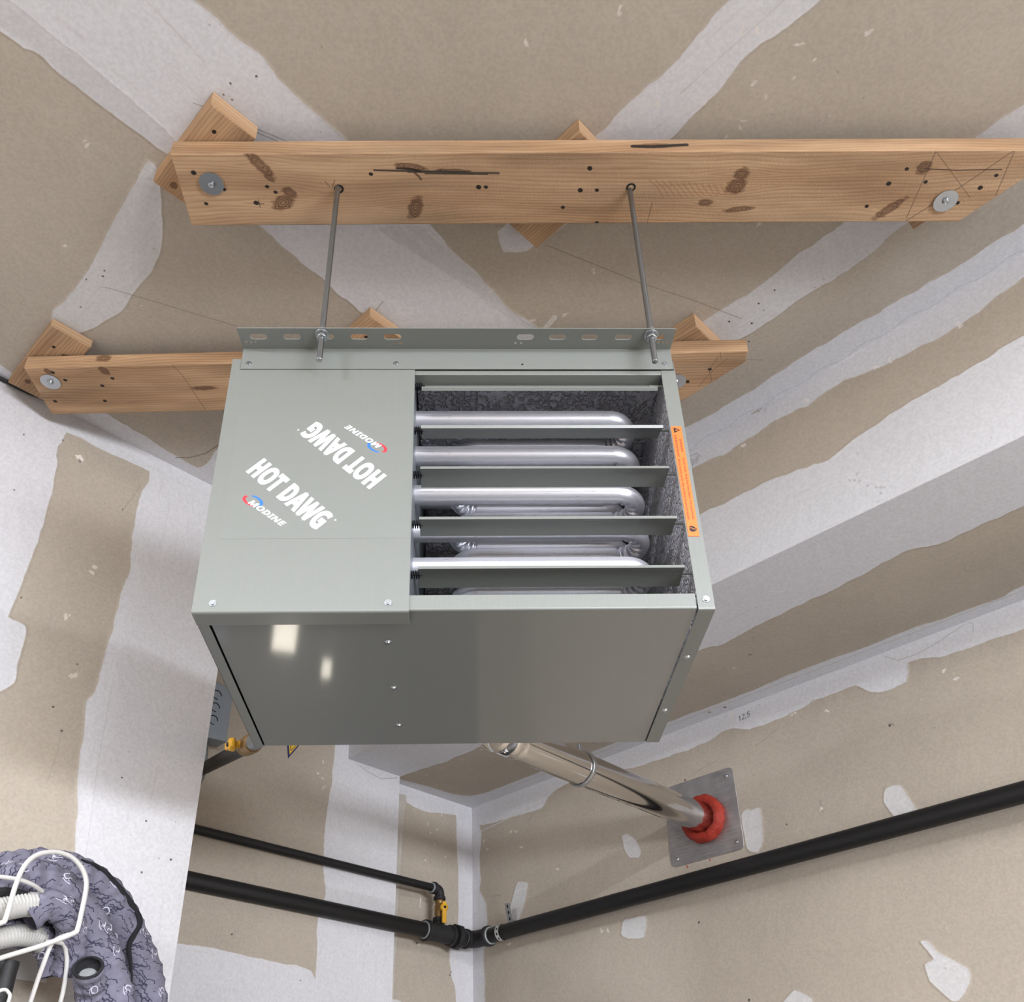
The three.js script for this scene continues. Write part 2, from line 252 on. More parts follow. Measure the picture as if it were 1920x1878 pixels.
const leftThick = board({ a0: 0.38, a1: 1.4, b0: -0.6, b1: 0.97, ppm: 640,
  muds: [
    { pts: parse('.3,1.1 .66,1.1 .655,.8 .661,.562 .665,.435 .676,.307 .670,.158 .656,.086 .678,.026 .669,-.145 .68,-.7 .3,-.7'), amp: 0.008, along: 'b', streaks: 60 },
    { pts: parse('1.6,-.118 1.124,-.118 1.021,-.112 .946,-.116 .825,-.122 .736,-.123 .683,-.131 .667,-.161 .6,-.3 .6,-.7 1.6,-.7'), amp: 0.007, streaks: 50 },
  ],
  draw(m) { m.line(parse('.56,.53 .52,.518 .47,.51 .40,.532'), 0.0016, '#8b857e', 0.8); m.dots(parse('.95,-.07 .72,-.16'), 0.003); m.dab(parse('.70,.45 .715,.46 .7,.5 .69,.42'), 0.012, '#ddd8d0', 0.6); } });
const bump = board({ a0: 1.3, a1: 2.6, b0: -0.75, b1: 0.965, ppm: 720,
  muds: [
    { pts: parse('1.2,1.1 1.582,1.1 1.582,.902 1.579,.872 1.592,.808 1.588,.694 1.577,.595 1.585,.535 1.588,.447 1.590,.389 1.596,.272 1.608,.244 1.603,.200 1.596,.105 1.575,-.020 1.568,-.067 1.545,-.190 1.53,-.4 1.54,-.8 1.2,-.8'), amp: 0.007, along: 'b', streaks: 70 },
    { pts: parse('2.7,1.1 1.80,1.1 1.796,.879 1.804,.849 1.802,.820 1.794,.806 1.788,.715 1.789,.579 1.797,.448 1.805,.375 1.767,.371 1.761,.335 1.762,.282 1.760,.236 1.774,.213 1.800,.195 1.86,.18 2.1,.19 2.7,.2'), amp: 0.006, along: 'b', streaks: 70 },
    { pts: parse('2.7,.88 1.838,.887 1.804,.898 1.757,.903 1.718,.898 1.668,.902 1.622,.904 1.582,.905 1.2,.905 1.2,1.1 2.7,1.1'), amp: 0.004 },
  ],
  draw(m) {
    m.dots(parse('1.879,.836 1.864,.682 1.790,.430 1.796,.872 1.747,.836 1.645,.323 1.625,.759 1.673,.210 1.645,.164 1.42,-.09 1.43,.02 1.5,.1 1.36,-.05'), 0.0022);
    m.dab(parse('1.752,.846 1.745,.85'), 0.016, '#ece6dd', 0.9); m.dab(parse('1.654,.572 1.648,.294 1.691,.426 1.66,.56'), 0.014, '#e2dacd', 0.7); m.line(parse('1.595,.856 1.606,.81 1.614,.789 1.625,.752'), 0.001, '#7d746a', 0.6); m.line(parse('1.645,.17 1.643,.12 1.65,.05'), 0.001, '#7d746a', 0.5); m.line(parse('1.59,.92 1.5,.915 1.4,.92'), 0.001, '#b0acaa', 0.4);
    m.line(parse('1.562,.3 1.556,.1 1.54,-.1 1.52,-.3'), 0.002, '#c5c3c4', 0.6);
  } });

// ------------------------------------------------------------------ the room
const YC = 0.9572, YS = 0.5408, DS = 0.6054, ST = 0.0522, STP = 0.3884, BD = 0.4703, BE = 1.317, UE = 6.5, VE = 5.6;
{
  const c = structure('ceiling');
  obj('drywall_panel', slab(0.3, 2.9, YC, YC + 0.1, DS - 0.03, 2.7, 0, 2, ceil.r, YC), ceil.mat, c);
  obj('drywall_panel', box(2.9, UE, YC, YC + 0.1, DS - 0.03, VE), M.drywall, c);
  obj('drywall_panel', box(0, 2.9, YC, YC + 0.1, 2.7, VE), M.drywall, c);
  obj('drywall_panel', box(-0.1, 0.3, YC, YC + 0.1, DS - 0.03, 2.7), M.drywall, c);
  const s = structure('soffit');
  obj('drywall_panel', slab(0, 3, YS + 0.001, YC, DS - 0.03, DS + 0.0004, 0, 1, face.r, DS + 0.0004), face.mat, s);
  obj('drywall_panel', slab(0, 3, YS, YS + 0.03, 0, DS, 0, 2, sof.r, YS), sof.mat, s);
  obj('drywall_panel', box(3, UE, YS, YC, 0, DS), M.drywall, s);
  const r = structure('wall_right');
  obj('drywall_panel', slab(0, 2.6, -0.6, YS + 0.1, -0.1, 0, 0, 1, right.r, 0), right.mat, r);
  obj('drywall_panel', [box(2.6, UE, FLOOR, YS + 0.1, -0.1, 0), box(-0.1, 2.6, FLOOR, -0.6, -0.1, 0)], M.drywall, r);
  const l = structure('wall_left');
  obj('drywall_panel', slab(-0.1, 0, -0.6, YS + 0.05, -0.02, STP, 2, 1, left.r, 0), left.mat, l);
  obj('drywall_panel', slab(-0.1, ST, -0.6, YC, STP, 1.4, 2, 1, leftThick.r, ST), leftThick.mat, l);
  obj('drywall_panel', box(-0.1, 0, FLOOR, -0.6, -0.1, STP), M.drywall, l);
  obj('drywall_panel', box(-0.1, ST, FLOOR, -0.6, STP, 1.4), M.mudPlain, l);
  const b = structure('wall_bump');
  obj('drywall_panel', slab(-0.1, BD, -0.75, YC, BE, 2.6, 2, 1, bump.r, BD), bump.mat, b);
  obj('drywall_panel', box(-0.1, BD, FLOOR, -0.75, BE, 2.6), M.mudPlain, b);
  obj('drywall_panel', box(-0.1, BD, FLOOR, YC, 2.6, VE), M.drywall, b);
  const f = structure('floor'); obj('concrete_slab', box(-0.1, UE + 0.1, FLOOR - 0.1, FLOOR, -0.1, VE + 0.1), M.concrete, f);
  const k = structure('wall_back'); obj('drywall_panel', box(-0.1, UE + 0.1, FLOOR, YC + 0.1, VE, VE + 0.1), M.drywall, k);
  const w = structure('wall_far'); obj('drywall_panel', box(UE, UE + 0.1, FLOOR, YC + 0.1, -0.1, VE), M.drywall, w);
}
// lamps behind and beside the camera: each a housing, a glowing diffuser and an area light of the diffuser's size
const lampWords = ['wide light panel on the far wall, seen only by its light', 'ceiling strip light in the middle of the room, out of the frame', 'ceiling strip light beside the soffit, out of the frame', 'ceiling strip light turned sideways just behind the photographer', 'ceiling strip light beside the bumped-out wall, out of the frame'];
LAMPS.forEach((L, i) => {
  const [u, v, y] = L.at, [w, h] = L.size, wall = L.face !== 'down';
  const t = roomThing(wall ? 'wall_light' : 'ceiling_light', lampWords[i], 'light', [u, v, y]);
  const glow = new THREE.MeshStandardMaterial({ color: 0xffffff, emissive: L.colour, emissiveIntensity: 2 });
  const light = new THREE.RectAreaLight(L.colour, L.power, w, h); t.add(light);
  if (wall) { // built facing +z
    obj('housing', rbox(-w / 2 - 0.02, w / 2 + 0.02, -h / 2 - 0.02, h / 2 + 0.02, -0.08, -0.02, 0.006), M.whitePlastic, t);
    obj('diffuser', box(-w / 2, w / 2, -h / 2, h / 2, -0.02, -0.012), glow, t);
    light.rotation.y = Math.PI; // lights shine along -z: turned to face out of the diffuser
    t.rotation.y = L.face === 'far' ? -Math.PI / 2 : Math.PI / 2;
  } else {
    obj('housing', rbox(-w / 2 - 0.01, w / 2 + 0.01, 0.008, 0.056, -h / 2 - 0.01, h / 2 + 0.01, 0.006), M.whitePlastic, t);
    obj('diffuser', box(-w / 2, w / 2, 0, 0.008, -h / 2, h / 2), glow, t);
    light.position.set(0, -0.008, 0); light.rotation.x = -Math.PI / 2;
  }
});

// ------------------------------------------------------------------ timber
function woodTexture(seed, len, knots, streaks, dark = 1) { // x: -len/2..len/2 along the board; z: 0 (front arris) .. -0.2 unrolled
  const w = 2048, h = 512, r = rng(seed);
  const light = [194, 161, 126], deep = [140, 104, 72], c = pixels(w, h, (i, j) => {
    const x = (i / w - 0.5) * len, z = j / h * 0.2; let warp = 0, dk = 0;
    for (const k of knots) {
      const dx = (x - k[0]) * Math.cos(k[3] || 0) + (z - k[1]) * Math.sin(k[3] || 0), dz = -(x - k[0]) * Math.sin(k[3] || 0) + (z - k[1]) * Math.cos(k[3] || 0), R = k[2], el = k[4] || 1;
      const d = Math.hypot(dx / el, dz) / R * (1 + 0.5 * fbm(x * 70, z * 150, 8, 2));
      if (Math.abs(x - k[0]) < 0.3) warp += R * 0.9 * Math.exp(-Math.pow((x - k[0]) / (R * 5), 2)) * Math.sign(z - k[1]) * Math.exp(-Math.abs(z - k[1]) / (R * 2.5));
      if (d < 1.35) dk = Math.max(dk, Math.min(0.85, (1.35 - d) * 1.8) * (d < 1 ? 0.3 + 0.5 * Math.cos(d * 11) ** 2 + 0.15 * d : 0.75));
    }
    const q = (z - warp) * 1000, ring = q / 7.5 + 3.2 * fbm(x * 1.3 + seed, z * 6, seed * 1.7, 3) * 2 + 0.25 * fbm(x * 14, z * 40, 3, 2);
    let s = ring - Math.floor(ring); s = Math.pow(s, 2.2) * (1 - Math.pow(s, 18));
    const fibre = fbm(x * 30, z * 900, seed, 2) * 0.5 + fbm(x * 6, z * 60, seed + 4, 3) * 0.7;
    const big = fbm(x * 2.2 + seed, z * 14, seed * 3, 3);
    let t = Math.max(0, Math.min(1, s * (0.42 + 0.5 * Math.max(0, fbm(x * 1.7, z * 9, seed + 40, 2) + 0.2)) + fibre * 0.5 + big * 0.9 + 0.18));
    const out = [0, 1, 2].map(e => light[e] + (deep[e] - light[e]) * t), blot = 1 - 0.3 * Math.max(0, fbm(x * 3 + 9, z * 18, seed + 2, 4) + 0.15);
    return out.map((v, e) => v * blot * dark * (1 - dk * [0.62, 0.72, 0.8][e]));
  });
  const x = c.getContext('2d'); x.lineCap = 'round';
  for (const s of streaks) { x.save(); x.globalAlpha = s.al ?? 0.8; x.strokeStyle = s.col ?? '#2a2019'; x.scale(w / len, h / 0.2); x.lineWidth = s.w ?? 0.0012; x.beginPath(); s.pts.forEach((p, i) => x[i ? 'lineTo' : 'moveTo'](p[0] + len / 2, p[1])); x.stroke(); x.restore(); }
  return c;
}
function timberGeo(pts, thick, len) { // outline in x, z; extruded upward; uv unrolled round the front arris
  const sh = new THREE.Shape(pts.map(p => new THREE.Vector2(p[0], -p[1])));
  const bv = 0.0025;
  const g = new THREE.ExtrudeGeometry(sh, { depth: thick - 2 * bv, bevelEnabled: true, bevelThickness: bv, bevelSize: bv, bevelOffset: -bv, bevelSegments: 2 });
  g.rotateX(-Math.PI / 2).translate(0, bv, 0);
  const p = g.attributes.position, n = g.attributes.normal, uv = g.attributes.uv;
  const zmax = Math.max(...pts.map(q => q[1]));
  for (let i = 0; i < p.count; i++) {
    const along = Math.abs(n.getX(i)) > 0.8;
    const u = p.getX(i) / len + 0.5, s = Math.abs(n.getY(i)) > 0.7 ? zmax - p.getZ(i) : 0.145 + p.getY(i);
    uv.setXY(i, along ? 0.3 + p.getY(i) * 0.4 : u, 1 - s / 0.2);
  }
  return g;
}
const line = (s, w, col, al) => ({ pts: parse(s), w, col, al });
const dot = (x, z, w = 0.007) => ({ pts: [[x, z], [x + 0.001, z + 0.0005]], w, col: '#15100c', al: 0.95 });
const YB1 = 0.8812, YB2 = 0.8816;
function washer(parent, x, z, tilt) {
  const w = obj('washer', new THREE.CylinderGeometry(0.0205, 0.0215, 0.003, 36).translate(0, -0.0016, 0), tilt ? M.zinc : M.zincDull, parent); w.position.set(x, 0, z);
  obj('lag_screw', [new THREE.CylinderGeometry(0.0068, 0.006, 0.004, 6).translate(0, -0.005, 0), new THREE.TorusGeometry(0.0035, 0.0012, 8, 18).rotateX(Math.PI / 2).translate(0, -0.007, 0)], M.zinc, w);
}
const beamLen = 2.1;
{
  const K = [[-0.124, 0.026, 0.006, 0.2, 4], [-0.05, 0.034, 0.0035, 0.06, 8], [-0.122, 0.105, 0.011, 1.9, 1.9], [-0.347, 0.074, 0.008, 0.7, 1.5], [-0.362, 0.094, 0.012, -0.5, 1.6], [0.464, 0.043, 0.011, 0, 1], [0.46, 0.066, 0.012, -0.3, 1.4], [0.788, 0.031, 0.011, 0, 1], [0.756, 0.112, 0.008, -0.75, 3.4], [0.475, 0.112, 0.005, -0.12, 5], [0.3, 0.162, 0.006, 0.0, 4.5], [0.41, 0.098, 0.006, 0, 2], [-0.39, 0.02, 0.009, 0.9, 3.2], [-0.378, 0.045, 0.005, 0.8, 2]];
  const holes = parse('-.509,.035 -.463,.067 -.502,.095 -.411,.094 -.372,.073 -.385,.062 -.006,.065 .007,.065 -.197,.039 .178,.072 .208,.072 .149,.106 .191,.03 .215,.138 .758,.034 .736,.062 .802,.059 .712,.107 .907,.071 .879,.101 .925,.047');
  const st = [...holes.map((p, i) => dot(p[0], p[1], i % 3 ? 0.0062 : 0.0082)), line('.798,.138 .87,.07 .933,.002', 0.0016, '#5a4636', 0.8), line('.796,.132 .797,.002', 0.0014, '#5a4636', 0.8), line('.943,.086 .936,.002', 0.0014, '#5a4636', 0.8), line('.31,.14 .313,.097', 0.0012, '#5a4636', 0.8), line('.80,.004 .898,.091', 0.001, '#5a4636', 0.7),
    line('-.19,.032 -.12,.034 -.03,.036', 0.0035, '#2d261f', 0.8), line('-.13,.035 -.05,.037 .03,.0385', 0.0045, '#3a332b', 0.75), line('-.10,.0385 -.02,.040 .01,.0405', 0.003, '#2d261f', 0.7), line('-.15,.0285 -.125,.03 -.11,.034', 0.004, '#191410', 0.8), line('-.122,.034 -.112,.044 -.108,.05', 0.004, '#40301f', 0.7), line('.79,.034 .85,.037 .93,.036', 0.002, '#3d2c20', 0.8), line('.265,.161 .30,.16 .335,.163 .36,.165', 0.008, '#17100b', 0.85), line('-.405,.088 -.405,.103', 0.0012, '#3a2c22', 0.9), line('-.412,.096 -.397,.096', 0.0012, '#3a2c22', 0.9), line('-.28,.052 -.272,.064', 0.0012, '#3a2c22', 0.7), line('-.262,.05 -.268,.064', 0.0012, '#3a2c22', 0.7)];
  for (let i = 0; i < 13; i++) st.push({ pts: [[0.30 + i * 0.012, 0.052 + i * 0.001], [0.318 + i * 0.0115, 0.068 + i * 0.0013], [0.332 + i * 0.011, 0.088 - i * 0.0005]], w: 0.0016, col: '#8a5d39', al: 0.5 });
  const mat = new THREE.MeshStandardMaterial({ map: texOf(woodTexture(11, beamLen, K, st)), roughness: 0.78, bumpMap: peelTex([40, 2]), bumpScale: 0.0004 });
  const t = thing('timber_beam', 'long knotty timber beam across the ceiling that both threaded rods hang from', 'beam', hung(0.4, YB1, 0.1026), TURN - 0.0139); t.rotation.z = 0.0028;
  obj('board', timberGeo([[-0.54, 0], [1.03, 0], [0.899, -0.1405], [-0.54, -0.1405]], 0.0372, beamLen), mat, t);
  washer(t, -0.4816, -0.0547, 0); washer(t, 0.8539, -0.0955, 1);
  for (const x of [-0.2566, 0.2697]) obj('rod_hole', new THREE.RingGeometry(0.0052, 0.0085, 24).rotateX(Math.PI / 2).translate(x, -0.0006, -0.067), M.black, t);
}
{
  const K = [[-0.755, 0.012, 0.008, 1.1, 1.5], [-0.757, 0.17, 0.009, 0, 1.6], [-0.88, 0.01, 0.006, 1, 1.3], [-0.55, 0.07, 0.005, 0, 5], [0.2, 0.08, 0.008, 0.3, 1.5]];
  const st = [...parse('-.870,.014 -.852,.037 -.888,.059 -.902,.1 -.745,.035 -.776,.056 -.788,.102 .576,.049 .533,.084').map(p => dot(p[0], p[1], 0.0075)), line('-.60,.0 -.587,.03 -.575,.09 -.566,.138', 0.0013, '#5a4636', 0.7), line('.589,.013 .575,.05 .588,.087', 0.0013, '#5a4636', 0.7), line('.61,.02 .585,.05 .56,.10', 0.0013, '#5a4636', 0.6), line('.59,.0 .596,.02', 0.0013, '#5a4636', 0.6)];
  const mat = new THREE.MeshStandardMaterial({ map: texOf(woodTexture(23, beamLen, K, st, 1.02)), roughness: 0.78, bumpMap: peelTex([40, 2]), bumpScale: 0.0004 });
  const t = thing('timber_beam', 'shorter timber beam mostly hidden behind the heater, its ends showing on both sides', 'beam', hung(0.33, YB2, -0.3645), TURN - 0.0509); t.rotation.z = -0.0144;
  obj('board', timberGeo([[-0.9275, 0], [0.65, 0], [0.652, -0.03], [0.532, -0.1423], [-0.9275, -0.1423]], 0.0372, beamLen), mat, t);
  washer(t, -0.8852, -0.0389, 1); washer(t, 0.5073, -0.0807, 1);
}
// short blocks between beams and ceiling
{
  const mk = s => new THREE.MeshStandardMaterial({ map: texOf(woodTexture(s, 0.4, [[0.05, 0.06, 0.008], [-0.08, 0.03, 0.006]], [dot(0.06, 0.03), dot(-0.04, 0.07)], 1.0)), roughness: 0.8 });
  const mats = [mk(41), mk(57)];
  const B = [ // u0 u1 v0 v1 bottom
    [1.19, 1.39, 1.865, 1.954, 0.9185, 'short wood block sticking out above the left end of the long beam'],
    [1.582, 1.797, 1.347, 1.469, 0.9205, 'wood block above the middle of the long beam, corners showing on both edges'],
    [2.122, 2.24, 0.85, 0.95, 0.9225, 'wood block above the right end of the long beam, one small corner showing'],
    [0.494, 0.724, 1.858, 1.947, 0.933, 'pale wood block above the left end of the shorter beam, near the bumped-out wall'],
    [1.0, 1.222, 1.36, 1.477, 0.9265, 'wood block peeking over the heater bracket near the left threaded rod'],
    [1.48, 1.695, 0.85, 0.966, 0.9145, 'wood block above the right end of the shorter beam beside the right threaded rod'],
  ];
  B.forEach(([u0, u1, v0, v1, yb, label], i) => {
    const t = roomThing('wood_block', label, 'wood block', [(u0 + u1) / 2, (v0 + v1) / 2, yb + 0.001]);
    const a = (u1 - u0) / 2, b = (v1 - v0) / 2;
    obj('block', timberGeo([[-a, b], [a, b], [a, -b], [-a, -b]], YC - yb - 0.0012, 0.4), mats[i % 2], t);
  });
}

// ------------------------------------------------------------------ unit heater
const W = 0.7119, D = 0.4377, DOOR = 0.2925, TOP = 0.4795;
const heater = thing('unit_heater', 'grey gas unit heater hanging from threaded rods with five louvers and bare tubes', 'heater', hung(0, 0, 0), TURN); heater.rotation.z = 0.0062;
function sheet(profile, x0, x1, t = 0.0012) { // folded sheet metal: a polyline in (z, y), thickened and extruded along x
  const n = profile.length, A = [], B = [];
  for (let i = 0; i < n; i++) {
    const p = profile[Math.max(0, i - 1)], q = profile[Math.min(n - 1, i + 1)], dx = q[0] - p[0], dy = q[1] - p[1], l = Math.hypot(dx, dy) || 1;
    A.push([profile[i][0], profile[i][1]]); B.push([profile[i][0] - dy / l * t, profile[i][1] + dx / l * t]);
  }
  const s = new THREE.Shape([...A, ...B.reverse()].map(p => new THREE.Vector2(p[0], p[1])));
  const g = new THREE.ExtrudeGeometry(s, { depth: x1 - x0, bevelEnabled: false });
  g.rotateY(Math.PI / 2).scale(1, 1, -1); // (z, y) profile -> world z, y
  const idx = g.index; if (idx) for (let i = 0; i < idx.count; i += 3) { const a = idx.getX(i); idx.setX(i, idx.getX(i + 2)); idx.setX(i + 2, a); }
  else { const p = g.attributes.position, c = []; for (let i = 0; i < p.count; i += 3) c.push(i, i + 2, i + 1); for (const k of ['position', 'normal', 'uv']) { const at = g.attributes[k], arr = new Float32Array(at.array.length); c.forEach((o, i) => { for (let e = 0; e < at.itemSize; e++) arr[i * at.itemSize + e] = at.array[o * at.itemSize + e]; }); g.setAttribute(k, new THREE.BufferAttribute(arr, at.itemSize)); } }
  g.translate(x0, 0, 0); g.deleteAttribute('normal'); g.computeVertexNormals(); return planarUV(g, 0, 2, 0, 0.7, -0.5, 0.2);
}
const bend = (cz, cy, r, a0, a1, n = 6) => Array.from({ length: n + 1 }, (_, i) => { const a = a0 + (a1 - a0) * i / n; return [cz + r * Math.cos(a), cy + r * Math.sin(a)]; });
{
  // casing
  obj('bottom_panel', sheet([[-D, 0.001], [-0.003, 0.001]], 0.0185, 0.6865), M.gloss, heater);
  obj('front_rail', sheet([...bend(-0.003, 0.004, 0.003, -Math.PI / 2, 0), [0, 0.0255], [-0.014, 0.0257]], 0.0185, 0.6865), M.paint, heater);
  obj('side_panel', [sheet([[-D + 0.001, -0.0008], [-0.031, -0.0008]], 0.0, 0.0155), box(0, 0.0012, -0.0008, TOP, -D, -0.001)], M.paint, heater);
  obj('side_panel', [sheet([[-D + 0.001, -0.0008], ...bend(-0.0025, 0.0018, 0.0028, -Math.PI / 2, 0), [0.0006, 0.4565]], 0.6888, W), box(W - 0.0012, W, 0, TOP, -D, -0.001)], M.paint, heater);
  obj('top_rail', sheet([[-0.03, 0.4475], [-0.0008, 0.4475], [0, 0.449], [0, 0.456]], DOOR, 0.6885), M.paint, heater);
  obj('top_panel', box(0.0012, W - 0.0012, TOP, TOP + 0.0012, -D, -0.001), M.paint, heater);
  obj('back_panel', box(0.0012, W - 0.0012, 0.002, TOP, -D, -D + 0.0012), M.paint, heater);
  const door = obj('access_door', [sheet([[-0.0295, -0.0024], ...bend(-0.0012, 0.0012, 0.0036, -Math.PI / 2, 0), [0.0024, TOP]], 0.0, DOOR), box(0, 0.0012, 0, TOP, -0.02, 0.001)], M.paint, heater);
  obj('divider', box(DOOR - 0.0015, DOOR, 0.002, TOP, -D + 0.002, -0.002), M.zincDull, heater);
  // crinkled foil insulation inside
  const foilN = tileNoise(512, 24, 33, 4), foilC = pixels(512, 512, (i, j) => { const v = foilN[j * 512 + i], e = Math.abs(v - 0.5) * 8; return [0, 1, 2].map(() => 255 * Math.min(1, e)); });
  const foil = new THREE.MeshStandardMaterial({ color: 0xc9c8ce, metalness: 0.65, roughness: 0.45, bumpMap: texOf(foilC, false, [1.6, 1.6]), bumpScale: 0.006 });
  obj('foil_liner', planarUV(box(DOOR + 0.002, W - 0.004, 0.462, 0.478, -D + 0.003, -0.033), 0, 2, 0, 0.4, -0.4, 0), foil, heater);
  obj('foil_liner', planarUV(box(W - 0.018, W - 0.004, 0.003, 0.461, -D + 0.003, -0.004), 2, 1, -0.6, 0, 0, 0.3), foil, heater);
  obj('foil_liner', planarUV(box(DOOR + 0.002, W - 0.02, 0.31, 0.461, -D + 0.003, -D + 0.012), 0, 1, 0, 0.4, 0, 0.4), foil, heater);
  // hanging bracket
  const fl = new THREE.Shape([[0.0147, 0.002], [0.7089, 0.002], [0.7105, 0.0459], [0.0125, 0.0459]].map(p => new THREE.Vector2(...p)));
  const slot = (cx, cz, L, r) => { const h = new THREE.Path(); h.absarc(cx + L / 2, cz, r, -Math.PI / 2, Math.PI / 2, false); h.absarc(cx - L / 2, cz, r, Math.PI / 2, Math.PI * 1.5, false); h.closePath(); return h; };
  for (const x of [0.044, 0.097, 0.1505, 0.204, 0.257, 0.470, 0.522, 0.574, 0.628, 0.6805]) fl.holes.push(slot(x, 0.029, 0.0165, 0.0055));
  for (const x of [0.0225, 0.030, 0.0375, 0.261, 0.269, 0.455, 0.464, 0.688, 0.695, 0.702]) { const h = new THREE.Path(); h.absarc(x, x < 0.05 || x > 0.6 ? 0.0185 : 0.016, 0.0024, 0, Math.PI * 2); fl.holes.push(h); }
  const fg = new THREE.ExtrudeGeometry(fl, { depth: 0.0016, bevelEnabled: false, curveSegments: 8 }); fg.rotateX(Math.PI / 2).translate(0, 0.5029, 0);
  const br = obj('hanging_bracket', [fg, new RoundedBoxGeometry(0.694, 0.047, 0.0018, 2, 0.0006).translate(0.3618, 0.4793, 0.0033)], M.paint, heater);
  obj('pilot_hole', new THREE.CircleGeometry(0.002, 12).translate(0.465, 0.466, 0.0044), M.black, br);
  // screws
  const head = [new THREE.CylinderGeometry(0.0044, 0.005, 0.0028, 6).translate(0, 0.0014, 0), new THREE.CylinderGeometry(0.0062, 0.0066, 0.0009, 20).translate(0, 0.0004, 0), box(-0.0042, 0.0042, 0.0028, 0.0033, -0.0018, -0.0006), box(-0.0042, 0.0042, 0.0028, 0.0033, 0.0006, 0.0018)];
  const hg = mergeGeometries(head.map(g => { const q = g.index ? g.toNonIndexed() : g; return q; }));
  const screw = (x, y, z, down, k = 1, s = 0.5) => { const m = obj('screw', hg, M.zinc, heater); m.position.set(x, y, z); m.scale.setScalar(k); m.rotation.set(down ? Math.PI : Math.PI / 2, down ? 0 : 0, 0); m.rotateY(s); };
  screw(0.027, 0.013, 0.0024, 0, 0.85, 0.8); screw(0.264, 0.012, 0.0024, 0, 0.85, 1.7); screw(0.701, 0.016, 0.0006, 0, 0.85, 1.1);
  for (const [x, s] of [[0.027, 0.3], [0.262, 1.2], [0.696, 2.2]]) screw(x, 0.468, 0.0042, 0, 0.72, s);
  for (const [x, z, s] of [[0.258, -0.085, 0.2], [0.257, -0.225, 0.9], [0.257, -0.36, 1.5]]) screw(x, 0.001, z, 1, 0.8, s);
  for (const [x, z, s] of [[0.70, -0.132, 0.4], [0.699, -0.309, 1.9]]) screw(x, -0.0008, z, 1, 0.8, s);
  // printed decal on the door
  const dw = 1024, dh = Math.round(1024 * 0.24 / 0.27), dc = canvas(dw, dh), x = dc.getContext('2d'), s = dw / 0.27, DX = a => (a - 0.023) * s, DY = b => (0.361 - b) * s;
  x.fillStyle = '#757873'; x.fillRect(0, 0, dw, dh); x.strokeStyle = '#747771'; x.lineWidth = 3;
  const slant = (text, p, q, h, fill, font, skew, weight) => { // text from p to q along its baseline, cap height h
    x.save(); x.translate(DX(p[0]), DY(p[1])); x.rotate(Math.atan2(-(q[1] - p[1]), q[0] - p[0]));
    x.font = font.replace('#', '200'); const m = x.measureText(text), L = Math.hypot(q[0] - p[0], q[1] - p[1]) * s;
    x.transform(L / m.width, 0, skew, h * s / (200 * 0.714), 0, 0); x.fillStyle = fill; x.strokeStyle = fill; x.lineWidth = weight; x.lineJoin = 'miter'; x.fillText(text, 0, 0); x.strokeText(text, 0, 0); x.restore();
  };
  const logo = () => {
    slant('HOT DAWG', [0.046, 0.247], [0.159, 0.136], 0.033, '#f3f4f6', 'bold #px sans-serif', 0.02, 12);
    x.save(); x.translate(DX(0.0625), DY(0.1895)); x.rotate(0.46); // two-colour swoosh round the first letter of the maker's name
    const cres = (col, a0, a1, dx, dy) => { x.fillStyle = col; x.beginPath(); x.ellipse(0, 0, 0.0165 * s, 0.0092 * s, 0, a0, a1); x.ellipse(dx * s, dy * s, 0.0148 * s, 0.0072 * s, 0, a1, a0, true); x.fill(); };
    cres('#d2303c', Math.PI * 0.4, Math.PI * 1.16, 0.003, -0.0006); cres('#2a6acb', -Math.PI * 0.6, Math.PI * 0.16, -0.003, 0.0006);
    x.restore();
    slant('MODINE', [0.0545, 0.1865], [0.1075, 0.1435], 0.0088, '#f3f4f6', 'bold italic #px sans-serif', 0, 2);
    x.fillStyle = '#f3f4f6'; x.beginPath(); x.arc(DX(0.184), DY(0.154), 0.0013 * s, 0, 7); x.fill();
  };
  logo();
  x.save(); x.translate(DX(0.1505), DY(0.2405)); x.rotate(Math.PI); x.translate(-DX(0.1505), -DY(0.2405)); logo(); x.restore(); // printed again, half turned
  const decal = new THREE.MeshStandardMaterial({ map: texOf(dc), roughness: 0.46 });
  obj('printed_decal', planarUV(box(0.023, 0.29, 0.121, 0.359, 0.0024, 0.0026), 0, 1, 0.023, 0.293, 0.121, 0.361), decal, door);
  // warning sticker
  const wc = canvas(160, 2048), y = wc.getContext('2d'); y.fillStyle = '#ee6e2c'; y.fillRect(0, 0, 160, 2048);
  y.fillStyle = '#22130e'; y.save(); y.translate(0, 0);
  y.beginPath(); y.moveTo(35, 20); y.lineTo(35, 135); y.lineTo(138, 78); y.fill();
  y.fillStyle = '#f5793a'; y.beginPath(); y.moveTo(95, 66); y.lineTo(60, 73); y.lineTo(60, 83); y.lineTo(95, 90); y.fill(); y.fillStyle = '#22130e';
  const run = (text, px, yy, size, L) => { y.save(); y.translate(px, yy); y.rotate(Math.PI / 2); y.font = 'bold ' + size + 'px sans-serif'; const m = y.measureText(text).width; y.scale(L / m, 1); y.fillText(text, 0, 0); y.restore(); };
  run('WARNING', 98, 250, 46, 260); run('AVERTISSEMENT', 28, 170, 46, 430);
  run('Do not touch.  Keep free from debris.  Fire could result.', 98, 620, 42, 1140); run('Ne pas toucher; garder libre de débris; feu peut en résulter.', 28, 640, 42, 1130);
